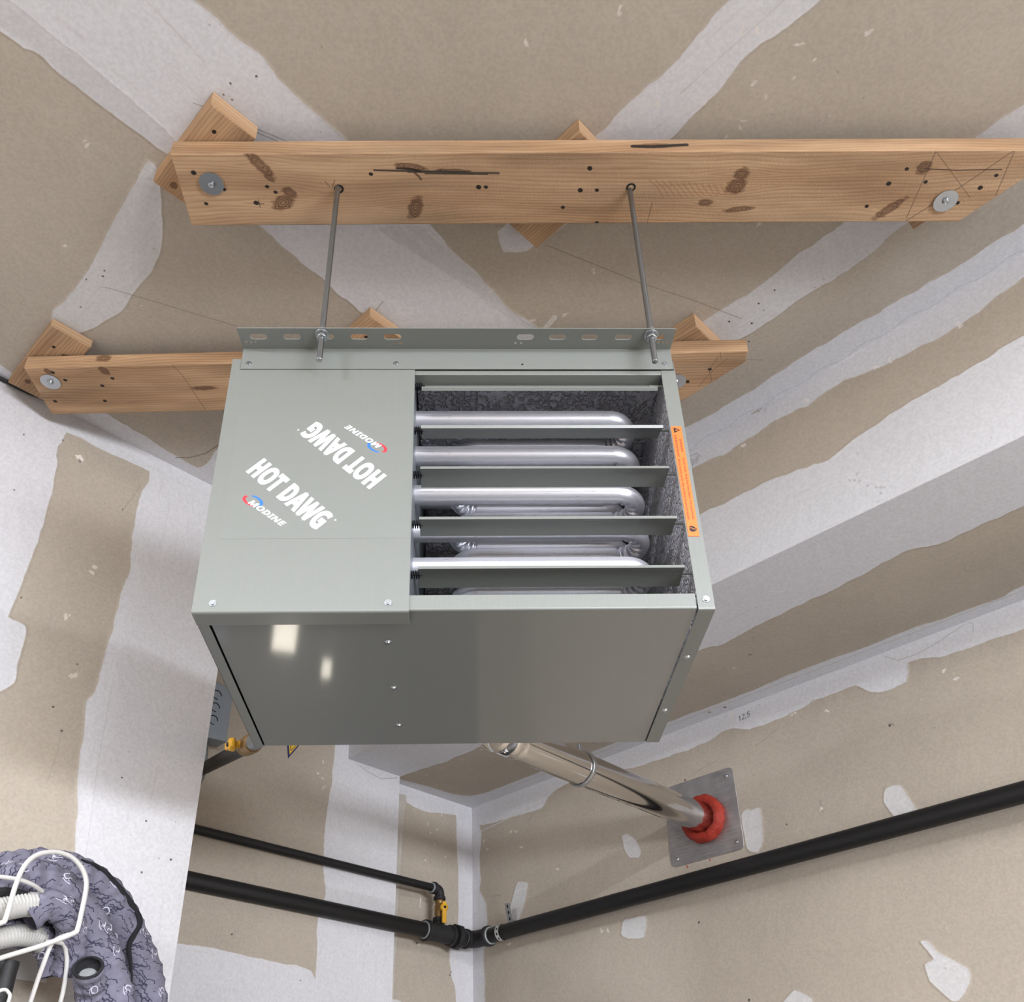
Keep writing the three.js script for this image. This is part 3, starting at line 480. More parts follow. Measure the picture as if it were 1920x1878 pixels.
  y.beginPath(); y.moveTo(30, 1915); y.bezierCurveTo(20, 1985, 120, 1990, 140, 1915); y.bezierCurveTo(110, 1900, 110, 1860, 60, 1865); y.bezierCurveTo(30, 1870, 26, 1890, 30, 1915); y.fill(); y.strokeStyle = '#f5793a'; y.lineWidth = 9; y.beginPath(); y.moveTo(40, 1900); y.bezierCurveTo(70, 1890, 80, 1930, 120, 1920); y.stroke(); y.restore();
  const st = obj('warning_label', planarUV(box(0.6905, 0.7065, 0.123, 0.335, 0.0008, 0.0011), 0, 1, 0.6905, 0.7065, 0.123, 0.335), new THREE.MeshStandardMaterial({ map: texOf(wc), roughness: 0.5 }), heater);
  st.userData.label = 'narrow orange warning sticker on the right frame';
}
// louvers
{
  const mat = M.paint;
  [[0.4195, 57, 0.043], [0.3395, 22, 0.044], [0.2575, 1, 0.044], [0.162, 4, 0.044], [0.0745, -3, 0.044]].forEach(([y, deg, w]) => {
    const d = deg * Math.PI / 180, L = [];
    for (let i = 0; i <= 8; i++) { const t = i / 8, b = 0.0022 * Math.sin(t * Math.PI); L.push([-t * w, b]); }
    const pro = [[-0.003, 0.0045], [-0.0008, 0.0036], ...L].map(([a, b]) => [-0.0065 + a * Math.cos(d) + b * Math.sin(d) * 1, y - a * Math.sin(d) + b * Math.cos(d)]);
    const x0 = DOOR + 0.011, x1 = 0.6825;
    const lv = obj('louver', sheet(pro, x0, x1 - 0.002, 0.0009), mat, heater);
    const pz = -0.0065 - 0.018 * Math.cos(d), py = y + 0.018 * Math.sin(d) + 0.003;
    obj('pivot_pin', rod(V3(x1 - 0.012, py, pz), V3(0.694, py, pz), 0.0022), mat, lv);
    const pts = []; for (let i = 0; i <= 60; i++) { const t = i / 60, a = t * Math.PI * 2 * 5; pts.push(V3(DOOR - 0.004 + t * 0.0165, py + 0.0056 * Math.sin(a), pz + 0.0056 * Math.cos(a))); }
    obj('spring', [tube(pts, 0.0009, 130, 6), rod(V3(DOOR - 0.004, py, pz), V3(DOOR + 0.016, py, pz), 0.002, 10)], M.steelDark, lv);
  });
}
// serpentine heat exchanger tubes
{
  const R = 0.0345, r = 0.0158, XR = 0.609, XL = 0.393, Z1 = -0.073;
  const path = []; // [x, z, inward direction or null, phase in bend]
  const seg = (x0, x1, z, n) => { for (let i = 0; i < n; i++) path.push([x0 + (x1 - x0) * i / n, z, null, 0, Math.sign(x1 - x0), 0]); };
  const turn = (cx, cz, side, n = 120) => { for (let i = 0; i < n; i++) { const a = Math.PI * i / n, s = side; path.push([cx + s * R * Math.sin(a), cz + R * Math.cos(a), [-s * Math.sin(a), -Math.cos(a)], i / n, s * Math.cos(a), -Math.sin(a)]); } };
  seg(DOOR - 0.03, XR, Z1, 18); turn(XR, Z1 - R, 1); seg(XR, XL, Z1 - 2 * R, 12); turn(XL, Z1 - 3 * R, -1); seg(XL, XR, Z1 - 4 * R, 12); turn(XR, Z1 - 5 * R, 1); seg(XR, DOOR - 0.03, Z1 - 6 * R, 18); path.push([DOOR - 0.03, Z1 - 6 * R, null, 0, -1, 0]);
  const K = 30, pos = [], uv = [], idx = []; let len = 0;
  path.forEach((p, i) => {
    if (i) len += Math.hypot(p[0] - path[i - 1][0], p[1] - path[i - 1][1]);
    const T = V3(p[4], 0, p[5]).normalize(), N = V3(-T.z, 0, T.x);
    for (let k = 0; k <= K; k++) {
      const a = k / K * Math.PI * 2, d = N.clone().multiplyScalar(Math.cos(a)).add(V3(0, Math.sin(a), 0)); let q = r;
      if (p[2]) { const c = d.x * p[2][0] + d.z * p[2][1], e = Math.sin(p[3] * Math.PI), f = Math.min(1, Math.min(p[3], 1 - p[3]) * 12); q *= 1 + 0.03 * f * (1 - Math.abs(c)) * Math.abs(Math.sin(d.y * 2.2)); if (c > 0) q -= f * 0.0088 * Math.pow(c, 0.45) * Math.pow(0.5 - 0.5 * Math.cos(p[3] * Math.PI * 2 * 8), 2.2) * (0.5 + 0.5 * e) + 0.001 * f * c; }
      pos.push(p[0] + d.x * q, d.y * q, p[1] + d.z * q); uv.push(len, k / K * 0.1);
      if (i && k) { const b = i * (K + 1) + k, c0 = b - K - 1; idx.push(c0 - 1, b - 1, c0, b - 1, b, c0); }
    }
  });
  const g = new THREE.BufferGeometry(); g.setAttribute('position', new THREE.Float32BufferAttribute(pos, 3)); g.setAttribute('uv', new THREE.Float32BufferAttribute(uv, 2)); g.setIndex(idx); g.computeVertexNormals();
  const tc = canvas(1024, 256), x = tc.getContext('2d'), rr = rng(77); x.fillStyle = '#d9d9de'; x.fillRect(0, 0, 1024, 256);
  for (let i = 0; i < 900; i++) { x.globalAlpha = 0.1 + 0.25 * rr(); x.fillStyle = rr() < 0.75 ? '#77777e' : '#ffffff'; const X = rr() * 1024, Y = rr() * 256; x.fillRect(X, Y, 1 + rr() * (rr() < 0.1 ? 90 : 9), 1 + rr() * 1.3); }
  const mat = M.tubeMetal.clone(); mat.map = texOf(tc, true, [1.6, 10]);
  [0.418, 0.341, 0.2605, 0.189, 0.122].forEach(y => { const m = obj('heat_exchanger_tube', g, mat, heater); m.position.y = y; });
}
// the two hanging rods
function threadedRod(label, x) {
  const y0 = 0.4429, y1 = YB1 + 0.03, h = y1 - y0, t = thing('threaded_rod', label, 'threaded rod', hung(x, y0, 0.0347), TURN);
  const p = [[0.0001, 0], [0.0040, 0.0002]]; const n = 330; for (let i = 0; i < n; i++) { p.push([0.00475, 0.0004 + h * (i + 0.25) / n], [0.0042, 0.0004 + h * (i + 0.85) / n]); } p.push([0.0001, h]);
  obj('rod', new THREE.LatheGeometry(p.map(q => new THREE.Vector2(...q)), 14), M.zinc, t);
  const ny = 0.5013 - y0 + x * 0.0062; // under the bracket flange
  const nut = obj('nut', lathe([[0.005, 0], [0.0085, 0.0006], [0.0092, 0.0016], [0.0092, 0.0066], [0.0085, 0.0078], [0.005, 0.0082]], V3(0, ny - 0.0112, 0), V3(0, 1, 0), 6), M.zinc, t);
  obj('washer', lathe([[0.005, 0], [0.0112, 0], [0.0115, 0.0008], [0.0112, 0.0016], [0.005, 0.0016]], V3(0, ny - 0.0026, 0), V3(0, 1, 0), 28), M.zinc, nut);
  obj('nut', lathe([[0.005, 0], [0.0085, 0.0006], [0.0092, 0.0016], [0.0092, 0.0066], [0.0085, 0.0078], [0.005, 0.0082]], V3(0, ny + 0.0022, 0), V3(0, 1, 0), 6), M.zinc, t);
}
threadedRod('left of the two threaded hanging rods, above the white lettering', 0.1425);
threadedRod('right of the two threaded hanging rods, above the louvers\' right end', 0.669);

// ------------------------------------------------------------------ flue pipe and wall plate
{
  const t = roomThing('flue_pipe', 'shiny metal flue pipe from behind the heater to the wall plate', 'pipe', [0.964, 0, 0.24]);
  const P = (v, r) => [r, v];
  const prof = [P(-0.04, 0.0001), P(-0.04, 0.042), P(0.56, 0.042), P(0.56, 0.0425), P(0.775, 0.0425), P(0.78, 0.044), P(0.785, 0.0425), P(0.80, 0.0425), P(0.805, 0.044), P(0.81, 0.0425), P(0.84, 0.0425), P(0.845, 0.0001)];
  obj('pipe', lathe(prof, V3(0, 0, 0), V3(0, 0, 1), 48), M.flue, t);
  const ring = obj('band_clamp', lathe([[0.0425, 0], [0.0465, 0], [0.0475, 0.002], [0.0475, 0.009], [0.0465, 0.011], [0.0425, 0.011]], V3(0, 0, 0.545), V3(0, 0, 1), 48), M.zinc, t);
  obj('clamp_tab', rbox(-0.004, 0.004, 0.046, 0.066, 0.546, 0.556, 0.001), M.zinc, ring);
  obj('seam', box(-0.0425, -0.0418, -0.0008, 0.0008, 0.0, 0.54), M.black, t);
  const a = room(0.964, 0.84, 0.24), m = room(0.964, 0.9, 0.24);
  obj('elbow', new THREE.TubeGeometry(curve([V3(0, 0, 0.83), V3(0.0, 0, 0.87), V3(0.05, 0, 0.93), V3(0.13, 0, 1.01)]), 30, 0.041, 28, false), M.flue, t);
  // printed size marks along the pipe
  const c = canvas(1024, 64), x = c.getContext('2d'); x.clearRect(0, 0, 1024, 64); x.fillStyle = '#131313'; const mr = rng(64); for (let i = 10; i < 1010;) { const L = 6 + mr() * 22; x.fillRect(i, 22 + mr() * 4, L, 18 + mr() * 6); i += L + (mr() < 0.2 ? 60 : 5); } // worn print, too small to read
  const s = new THREE.CylinderGeometry(0.0426, 0.0426, 0.5, 8, 1, true, -0.42, 0.24); const u = s.attributes.uv; for (let i = 0; i < u.count; i++) u.setXY(i, u.getY(i), u.getX(i));
  s.rotateX(Math.PI / 2).translate(0, 0, 0.45);
  obj('printed_marks', s, new THREE.MeshStandardMaterial({ map: texOf(c), transparent: true, alphaTest: 0.5, roughness: 0.4, side: THREE.DoubleSide }), t);
}
{
  const t = roomThing('wall_plate', 'square stainless wall plate with rounded corners around the flue pipe', 'wall plate', [0.955, 0, 0.249]);
  const s = new THREE.Shape(), h = 0.1215, r = 0.02; s.moveTo(-h + r, -h); s.lineTo(h - r, -h); s.quadraticCurveTo(h, -h, h, -h + r); s.lineTo(h, h - r); s.quadraticCurveTo(h, h, h - r, h); s.lineTo(-h + r, h); s.quadraticCurveTo(-h, h, -h, h - r); s.lineTo(-h, -h + r); s.quadraticCurveTo(-h, -h, -h + r, -h);
  const hole = new THREE.Path(); hole.absarc(0.009, -0.009, 0.043, 0, Math.PI * 2); s.holes.push(hole);
  const bc = pixels(512, 512, (i, j) => { const v = 172 + 40 * fbm(i * 0.006, j * 0.3, 2, 2) + 26 * fbm(i * 0.012, j * 0.012, 5, 4); return [v, v * 0.99, v]; });
  obj('plate', planarUV(new THREE.ExtrudeGeometry(s, { depth: 0.0016, bevelEnabled: true, bevelThickness: 0.0004, bevelSize: 0.0004, bevelSegments: 1, curveSegments: 14 }), 0, 1, -0.125, 0.125, -0.125, 0.125), new THREE.MeshStandardMaterial({ map: texOf(bc), metalness: 0.85, roughness: 0.4 }), t);
  for (const [x, y] of [[0.098, 0.098], [0.1, -0.098], [-0.1, -0.1], [-0.1, 0.098]]) obj('screw', lathe([[0.0001, 0.0032], [0.002, 0.0032], [0.003, 0.002], [0.0052, 0.0018], [0.0056, 0]], V3(x, y, 0.0018), V3(0, 0, 1), 16).applyMatrix4(new THREE.Matrix4()), M.zinc, t);
  const g = new THREE.TorusGeometry(0.0545, 0.0155, 18, 72), p = g.attributes.position;
  for (let i = 0; i < p.count; i++) { const x = p.getX(i), y = p.getY(i), a = Math.atan2(y, x), k = 1 + 0.12 * fbm(Math.cos(a) * 3, Math.sin(a) * 3, p.getZ(i) * 90, 3); p.setXYZ(i, x * k + 0.009, y * k - 0.009, p.getZ(i) * (1.25 + 0.3 * fbm(x * 60, y * 60, 3, 2)) + 0.012); }
  g.computeVertexNormals(); obj('sealant', g, M.red, t).userData.label = 'thick ring of red sealant around the pipe';
}

// ------------------------------------------------------------------ gas pipes
const OFF = 0.066, BR = 0.0242, SR = 0.0128;
const collar = (r, L) => [[r * 0.7, 0], [r, 0.001], [r * 1.02, 0.003], [r * 1.02, L - 0.003], [r, L - 0.001], [r * 0.7, L]];
{
  const t = roomThing('gas_pipe', 'thick black gas pipe running along both walls and round the corner', 'pipe', [0, 0, 0.046]);
  const tee = 0.214;
  obj('pipe', rod(V3(OFF, 0.0, 0.265), V3(OFF, -0.004, 1.45), BR, 28), M.iron, t);
  obj('pipe', rod(V3(0.155, 0, OFF), V3(3.2, 0.03, OFF), BR, 28), M.iron, t);
  obj('tee', [rod(V3(OFF, 0, 0.165), V3(OFF, 0, 0.268), BR * 1.22, 28), lathe(collar(BR * 1.36, 0.016), V3(OFF, 0, 0.262), V3(OFF, 0, 1), 28).toNonIndexed(), lathe(collar(BR * 1.36, 0.016), V3(OFF, 0, 0.158), V3(OFF, 0, 1), 28).toNonIndexed(), rod(V3(OFF, 0, tee), V3(OFF, 0.042, tee), SR * 1.35, 22), lathe(collar(SR * 1.65, 0.013), V3(OFF, 0.036, tee), V3(OFF, 1, tee), 22).toNonIndexed()], M.fitting, t);
  obj('thread_seal', [lathe(collar(BR * 1.16, 0.006), V3(OFF, 0, 0.276), V3(OFF, 0, 1), 28), lathe(collar(BR * 1.16, 0.006), V3(OFF, 0, 0.154), V3(OFF, 0, 1), 28), lathe(collar(BR * 1.14, 0.005), V3(OFF, 0, 0.103), V3(OFF, 0, 1), 28), lathe(collar(BR * 1.16, 0.007), V3(0.149, 0, OFF), V3(1, 0, OFF), 28)], M.seal, t);
  obj('union', [lathe([[0.02, 0], [BR * 1.25, 0.001], [BR * 1.35, 0.012], [BR * 1.35, 0.014]], V3(OFF, 0, 0.112), V3(OFF, 0, 1), 28), lathe([[0.02, 0], [BR * 1.6, 0.002], [BR * 1.68, 0.006], [BR * 1.68, 0.021], [BR * 1.6, 0.024], [0.02, 0.024]], V3(OFF, 0, 0.126), V3(OFF, 0, 1), 8)], M.fitting, t);
  obj('elbow', [new THREE.TubeGeometry(curve([V3(OFF, 0, 0.116), V3(OFF, 0, 0.1), V3(OFF + 0.004, 0, 0.083), V3(OFF + 0.016, 0, OFF + 0.003), V3(OFF + 0.036, 0, OFF), V3(OFF + 0.085, 0, OFF)]), 24, BR * 1.15, 24, false), lathe(collar(BR * 1.34, 0.016), V3(0.134, 0, OFF), V3(1, 0, OFF), 28), lathe(collar(BR * 1.3, 0.014), V3(OFF, 0, 0.09), V3(OFF, 0, 1), 28)], M.fitting, t);
}
{
  const t = roomThing('branch_pipe', 'thinner black gas pipe above the thick one on the left wall', 'pipe', [OFF, 0.214, 0.187]);
  obj('pipe', rod(V3(0, 0, 0.022), V3(0, -0.006, 1.2), SR, 22), M.iron, t);
  obj('elbow', [new THREE.TubeGeometry(curve([V3(0, 0, 0.03), V3(0, 0, 0.018), V3(0, -0.004, 0.005), V3(0, -0.018, 0), V3(0, -0.032, 0)]), 20, SR * 1.25, 20, false), lathe(collar(SR * 1.55, 0.012), V3(0, 0, 0.02), V3(0, 0, 1), 22), lathe(collar(SR * 1.55, 0.012), V3(0, -0.036, 0), V3(0, 1, 0), 22)], M.fitting, t);
  obj('thread_seal', lathe(collar(SR * 1.3, 0.006), V3(0, 0, 0.031), V3(0, 0, 1), 22), M.seal, t);
}
function valveHandle(parent, mat) { // a lever handle with a hub, lying along y
  obj('handle', [lathe([[0.0001, 0], [0.0105, 0], [0.0115, 0.003], [0.0105, 0.009], [0.006, 0.011], [0.0001, 0.0105]], V3(0.024, 0, 0), V3(1, 0, 0), 24), rbox(0.026, 0.034, -0.042, 0, -0.0065, 0.0065, 0.003), rbox(0.026, 0.034, 0, 0.016, -0.006, 0.006, 0.003), rod(V3(0.012, 0, 0), V3(0.026, 0, 0), 0.006, 16)], mat, parent);
  obj('handle_screw', lathe([[0.0001, 0.004], [0.003, 0.0036], [0.0045, 0]], V3(0.034, 0, 0), V3(1, 0, 0), 6), M.steelDark, parent);
}
{
  const t = roomThing('ball_valve', 'small brass ball valve with yellow handle between the two gas pipes in the corner', 'valve', [OFF, 0.214, 0.12]);
  obj('body', [lathe([[0.009, -0.042], [0.0155, -0.041], [0.0155, -0.026], [0.0135, -0.024], [0.0165, -0.014], [0.0165, 0.012], [0.013, 0.02], [0.015, 0.022], [0.015, 0.035], [0.009, 0.036]], V3(0, 0, 0), V3(0, 1, 0), 10)], M.brass, t);
  obj('nipple', rod(V3(0, 0.034, 0), V3(0, 0.04, 0), 0.0118, 18), M.zincDull, t);
  const h = new THREE.Group(); h.name = 'lever'; h.rotation.y = -0.3; h.scale.setScalar(1.2); t.add(h); valveHandle(h, M.yellow);
}
{
  const a = room(0.1, 1.135, 0.335), b = hung(0.028, 0.045, -0.47), dir = b.clone().sub(a).normalize();
  const t = thing('supply_pipe', 'short dark gas pipe slanting up to the heater\'s rear left corner', 'pipe', a);
  const L = b.clone().sub(a); const e = L.clone().multiplyScalar(0.695);
  obj('pipe', rod(dir.clone().multiplyScalar(-0.04), e, 0.0165, 22), M.iron, t);
  obj('pipe_end', rod(L.clone().multiplyScalar(0.785), L, 0.0165, 22), M.zincDull, t);
  const v = thing('ball_valve', 'brass ball valve with yellow handle at the heater\'s rear left corner', 'valve', a.clone().addScaledVector(L, 0.74));
  const q = new THREE.Quaternion().setFromUnitVectors(V3(0, 1, 0), dir);
  obj('body', lathe([[0.012, -0.05], [0.0205, -0.048], [0.0205, -0.03], [0.018, -0.027], [0.0215, -0.015], [0.0215, 0.012], [0.017, 0.022], [0.0195, 0.025], [0.0195, 0.044], [0.012, 0.046]], V3(0, 0, 0), V3(0, 1, 0), 12).applyQuaternion(q), M.brass, v);
  const h = new THREE.Group(); h.name = 'lever'; h.quaternion.copy(q); h.rotateY(-1.75); h.scale.setScalar(1.25); v.add(h); valveHandle(h, M.yellow);
}
{ // perforated strap that holds the thick pipe
  const t = roomThing('pipe_strap', 'perforated metal strap hooked round the black pipe near the corner', 'strap', [0.2, 0, 0.1]);
  const c = canvas(64, 256), x = c.getContext('2d'); x.fillStyle = '#b9bcbe'; x.fillRect(0, 0, 64, 256); x.fillStyle = '#1d1d1f'; for (let i = 0; i < 5; i++) { x.beginPath(); x.ellipse(32, 26 + i * 51, 9, 14, 0, 0, 7); x.fill(); }
  const m = new THREE.MeshStandardMaterial({ map: texOf(c), metalness: 0.7, roughness: 0.45 });
  obj('strap', planarUV(box(-0.0115, 0.0115, -0.05, 0.05, -0.0008, 0.0008), 0, 1, -0.0115, 0.0115, -0.05, 0.05).rotateX(0.35).rotateZ(-0.12).translate(0.006, -0.004, 0.03), m, t);
  const c2 = canvas(512, 64), y = c2.getContext('2d'); y.fillStyle = '#c9cccd'; y.fillRect(0, 0, 512, 64); y.fillStyle = '#1b1b1c'; for (let i = 0; i < 10; i++) { y.beginPath(); y.ellipse(25 + i * 51, 32, 13, 12, 0, 0, 7); y.fill(); }
  obj('band', new THREE.CylinderGeometry(BR + 0.0016, BR + 0.0016, 0.0165, 36, 1, true).rotateZ(Math.PI / 2).translate(0.003, -0.054 + 0.0004, OFF), new THREE.MeshStandardMaterial({ map: texOf(c2), metalness: 0.6, roughness: 0.45, side: THREE.DoubleSide }), t);
}
// ------------------------------------------------------------------ junction box, conduit, cable, sign
{
  const t = roomThing('junction_box', 'grey steel electrical box with knockouts at the edge of the bumped-out wall', 'electrical box', [ST, 1.134, 0.525]);
  const s = new THREE.Shape([[0.048, 0.075], [-0.06, 0.085], [-0.06, -0.085], [-0.0, -0.09], [0.045, -0.05]].map(p => new THREE.Vector2(-p[0], p[1])));
  const g = new THREE.ExtrudeGeometry(s, { depth: 0.05, bevelEnabled: true, bevelSize: 0.002, bevelThickness: 0.002, bevelSegments: 2 }); g.rotateY(Math.PI / 2).translate(0.003, 0, 0);
  const b = obj('body', g, M.boxMetal, t);
  for (let i = 0; i < 3; i++) obj('knockout', new THREE.TorusGeometry(0.0135, 0.0013, 8, 30, 5).rotateY(Math.PI / 2).translate(0.0555, 0.045 - i * 0.04, -0.012), M.steelDark, b);
  obj('connector', [rod(V3(0.03, 0.075, 0.0), V3(0.03, 0.1, 0.0), 0.008, 14), rod(V3(0.03, 0.083, 0), V3(0.03, 0.09, 0), 0.012, 6)], M.zinc, t);
}
{
  const t = roomThing('flexible_conduit', 'ribbed metal conduit running down beside the bumped-out wall edge', 'conduit', [ST + 0.0105, 1.1, 0.3]);
  const c = curve([V3(0.012, 0.135, 0.02), V3(0, 0.08, 0.008), V3(0.0, 0.03, 0.012), V3(0.0, -0.03, 0.045), V3(0, -0.085, 0.075)]);
  const g = new THREE.TubeGeometry(c, 420, 0.0085, 12, false), p = g.attributes.position, n = g.attributes.normal;
  for (let i = 0; i < p.count; i++) { const ring = Math.floor(i / 13), k = 0.0013 * Math.sin(ring * Math.PI / 2.5); p.setXYZ(i, p.getX(i) + n.getX(i) * k, p.getY(i) + n.getY(i) * k, p.getZ(i) + n.getZ(i) * k); }
  g.computeVertexNormals(); obj('conduit', g, M.zinc, t); obj('conduit_end', rod(V3(0.012, 0.13, 0.02), V3(0.014, 0.15, 0.021), 0.0105, 14), M.zincDull, t);
}
tag(obj('electrical_cable', new THREE.TubeGeometry(curve([room(BD + 0.007, 2.35, YC - 0.008), room(BD + 0.008, 2.1, YC - 0.009), room(BD + 0.007, 1.98, YC - 0.007), room(BD + 0.006, 1.9, YC - 0.006), room(BD + 0.004, 1.86, YC + 0.004)]), 50, 0.0045, 10, false), M.blackCable), 'black cable along the ceiling corner at the left edge of the photo', 'cable');
{
  const t = roomThing('warning_sign', 'small yellow triangle sign with blue border on the wall under the heater', 'sign', [ST, 0.826, 0.515]);
  const tri = (k, z0, z1) => { const s = new THREE.Shape([[-0.005, -0.04], [-0.018, 0.03], [0.05, 0.045]].map(([a, b]) => new THREE.Vector2((a - 0.008) * k + 0.008, (b - 0.01) * k + 0.01))); return new THREE.ExtrudeGeometry(s, { depth: z1 - z0, bevelEnabled: false }).translate(0, 0, z0).rotateY(Math.PI / 2); };
  obj('backing', tri(1, 0.0002, 0.001), std(0x2c2f63, 0.5), t); obj('face', tri(0.72, 0.001, 0.0016), std(0xe0b52c, 0.5), t); obj('inner_border', tri(0.5, 0.0016, 0.0019), std(0x2c2f63, 0.5), t); obj('inner_face', tri(0.4, 0.0019, 0.0022), std(0xe0b52c, 0.5), t);
}

// ------------------------------------------------------------------ central vacuum canister, hose and its wire rack on the bumped-out wall
const BU = (v, y, w) => V3(w, y, v - 1.6);     // on the wall's face: along v, height, distance off the wall
const at = () => [BD, 1.6, 0];
function bundle(name, label, cat) { return roomThing(name, label, cat, at()); }
{
  const qc = canvas(512, 512), x = qc.getContext('2d'), r = rng(31); x.fillStyle = '#6d6b79'; x.fillRect(0, 0, 512, 512);
  for (let i = 0; i < 500; i++) { x.globalAlpha = 0.12; x.fillStyle = r() < 0.5 ? '#94919e' : '#565466'; x.beginPath(); x.ellipse(r() * 512, r() * 512, 10 + r() * 22, 6 + r() * 14, r() * 3, 0, 7); x.fill(); }
  x.globalAlpha = 0.9; x.strokeStyle = '#2b2a3d'; x.lineCap = 'round'; x.lineJoin = 'round';
  for (let i = 0; i < 130; i++) { let X = r() * 512, Y = r() * 512, a = (r() - 0.5) * 1.1; x.lineWidth = 3 + r() * 2.2; x.beginPath(); x.moveTo(X, Y); const n = 4 + (r() * 7 | 0); for (let k = 0; k < n; k++) { a += (k % 2 ? 1 : -1) * (0.7 + r() * 0.6); X += Math.cos(a) * 13; Y += Math.sin(a) * 13; x.lineTo(X, Y); } x.stroke(); }
  x.strokeStyle = '#d6d4e0';
  for (let i = 0; i < 16; i++) { const X = 30 + r() * 450, Y = 30 + r() * 450; x.lineWidth = 5; x.globalAlpha = 0.9; x.beginPath(); x.arc(X, Y, 12 + r() * 8, r() * 6, r() * 6 + 3.6); x.stroke(); x.lineWidth = 3; x.beginPath(); x.arc(X + 16, Y + 9, 8, 2, 5); x.stroke(); x.beginPath(); x.moveTo(X - 14, Y + 16); x.quadraticCurveTo(X, Y + 30, X + 22, Y + 24); x.stroke(); }
  const fabric = new THREE.MeshStandardMaterial({ map: texOf(qc, true, [4.6, 1]), roughness: 0.85 });
  const dark = std(0x17171b, 0.9);
  function sock(pts, rad, seed, n = 260, K = 26, wr = 1) { // gathered cloth sleeve
    const g = new THREE.TubeGeometry(curve(pts), n, rad, K, false), p = g.attributes.position, m = g.attributes.normal, L = curve(pts).getLength(), uv = g.attributes.uv;
    for (let i = 0; i < p.count; i++) {
      const a = Math.floor(i / (K + 1)) / n, k = i % (K + 1) % K, t = k / K * Math.PI * 2;
      const d = rad * wr * (0.09 * fbm(a * L * 55, Math.cos(t) * 0.9 + 3, Math.sin(t) * 0.9 + seed, 3) * 2 + 0.045 * Math.sin(a * L * 230 + 3 * fbm(Math.cos(t), Math.sin(t), seed + a * 8, 2)));
      p.setXYZ(i, p.getX(i) + m.getX(i) * d, p.getY(i) + m.getY(i) * d, p.getZ(i) + m.getZ(i) * d);
      uv.setXY(i, a * L, i % (K + 1) / K);
    }
    g.computeVertexNormals(); return g;
  }
  function ribbed(pts, rad, n = 420, K = 20) {
    const g = new THREE.TubeGeometry(curve(pts), n, rad, K, false), p = g.attributes.position, m = g.attributes.normal, L = curve(pts).getLength();
    for (let i = 0; i < p.count; i++) { const a = Math.floor(i / (K + 1)) / n, d = 0.0016 * Math.sin(a * L / 0.0052 * Math.PI * 2); p.setXYZ(i, p.getX(i) + m.getX(i) * d, p.getY(i) + m.getY(i) * d, p.getZ(i) + m.getZ(i) * d); }
    g.computeVertexNormals(); return g;
  }
  const ribMat = std(0xb5b3ae, 0.5);
  function slit(pts, rad, n = 90, K = 10) { // a gaping seam: widest in the middle, frayed along its lips
    const g = tube(pts, rad, n, K), p = g.attributes.position, m = g.attributes.normal;
    for (let i = 0; i < p.count; i++) { const a = Math.floor(i / (K + 1)) / n, d = rad * (0.35 + 0.75 * Math.pow(Math.sin(a * Math.PI), 0.7) + 0.35 * fbm(a * 14, i % (K + 1) > 5 ? 3 : 8, 5, 3) - 1); p.setXYZ(i, p.getX(i) + m.getX(i) * d, p.getY(i) + m.getY(i) * d, p.getZ(i) + m.getZ(i) * d); }
    g.computeVertexNormals(); return g;
  }
  const outer = [[2.0, -0.85, 0.07], [2.01, -0.6, 0.07], [2.0, -0.38, 0.07], [1.945, -0.265, 0.07], [1.86, -0.225, 0.08], [1.775, -0.2, 0.09], [1.735, -0.18, 0.1], [1.684, -0.158, 0.1], [1.627, -0.148, 0.1], [1.572, -0.157, 0.1], [1.523, -0.182, 0.1], [1.487, -0.222, 0.1], [1.456, -0.262, 0.1], [1.428, -0.309, 0.1], [1.406, -0.371, 0.1], [1.392, -0.45, 0.1], [1.39, -0.6, 0.09], [1.45, -0.75, 0.09]].map(p => BU(...p));
  const inner = [[1.95, -0.85, 0.15], [1.955, -0.6, 0.15], [1.92, -0.38, 0.15], [1.84, -0.27, 0.16], [1.754, -0.225, 0.17], [1.700, -0.196, 0.17], [1.649, -0.204, 0.17], [1.604, -0.237, 0.17], [1.572, -0.272, 0.17], [1.543, -0.315, 0.17], [1.518, -0.36, 0.17], [1.50, -0.41, 0.17], [1.49, -0.52, 0.16], [1.52, -0.7, 0.15]].map(p => BU(...p));
  const t = bundle('vacuum_hose', 'vacuum hose in a patterned purple-grey quilted sleeve coiled over the white rack', 'hose');
  obj('hose_sleeve', sock(outer, 0.0345, 3), fabric, t);
  obj('hose_sleeve', sock(inner, 0.037, 8), fabric, t);
  obj('hose_sleeve', sock([[1.697, -0.268, 0.2], [1.672, -0.243, 0.205], [1.650, -0.245, 0.205], [1.625, -0.262, 0.2], [1.606, -0.30, 0.18], [1.60, -0.34, 0.16]].map(p => BU(...p)), 0.026, 12, 160), fabric, t);
  obj('hose_sleeve', sock([[1.80, -0.33, 0.13], [1.72, -0.285, 0.13], [1.66, -0.275, 0.13], [1.62, -0.30, 0.14], [1.605, -0.34, 0.14]].map(p => BU(...p)), 0.03, 17, 160), fabric, t);
  obj('ribbed_hose', ribbed([[1.97, -0.85, 0.22], [1.97, -0.6, 0.22], [1.93, -0.42, 0.21], [1.86, -0.32, 0.205], [1.783, -0.283, 0.208], [1.744, -0.264, 0.208], [1.709, -0.25, 0.208], [1.675, -0.244, 0.205], [1.655, -0.245, 0.205]].map(p => BU(...p)), 0.0195), ribMat, t);
  obj('ribbed_hose', ribbed([[1.9, -0.85, 0.2], [1.905, -0.65, 0.2], [1.885, -0.46, 0.18], [1.83, -0.36, 0.168], [1.760, -0.318, 0.17], [1.720, -0.300, 0.17], [1.692, -0.29, 0.165], [1.661, -0.287, 0.155], [1.63, -0.3, 0.14]].map(p => BU(...p)), 0.0175), ribMat, t);
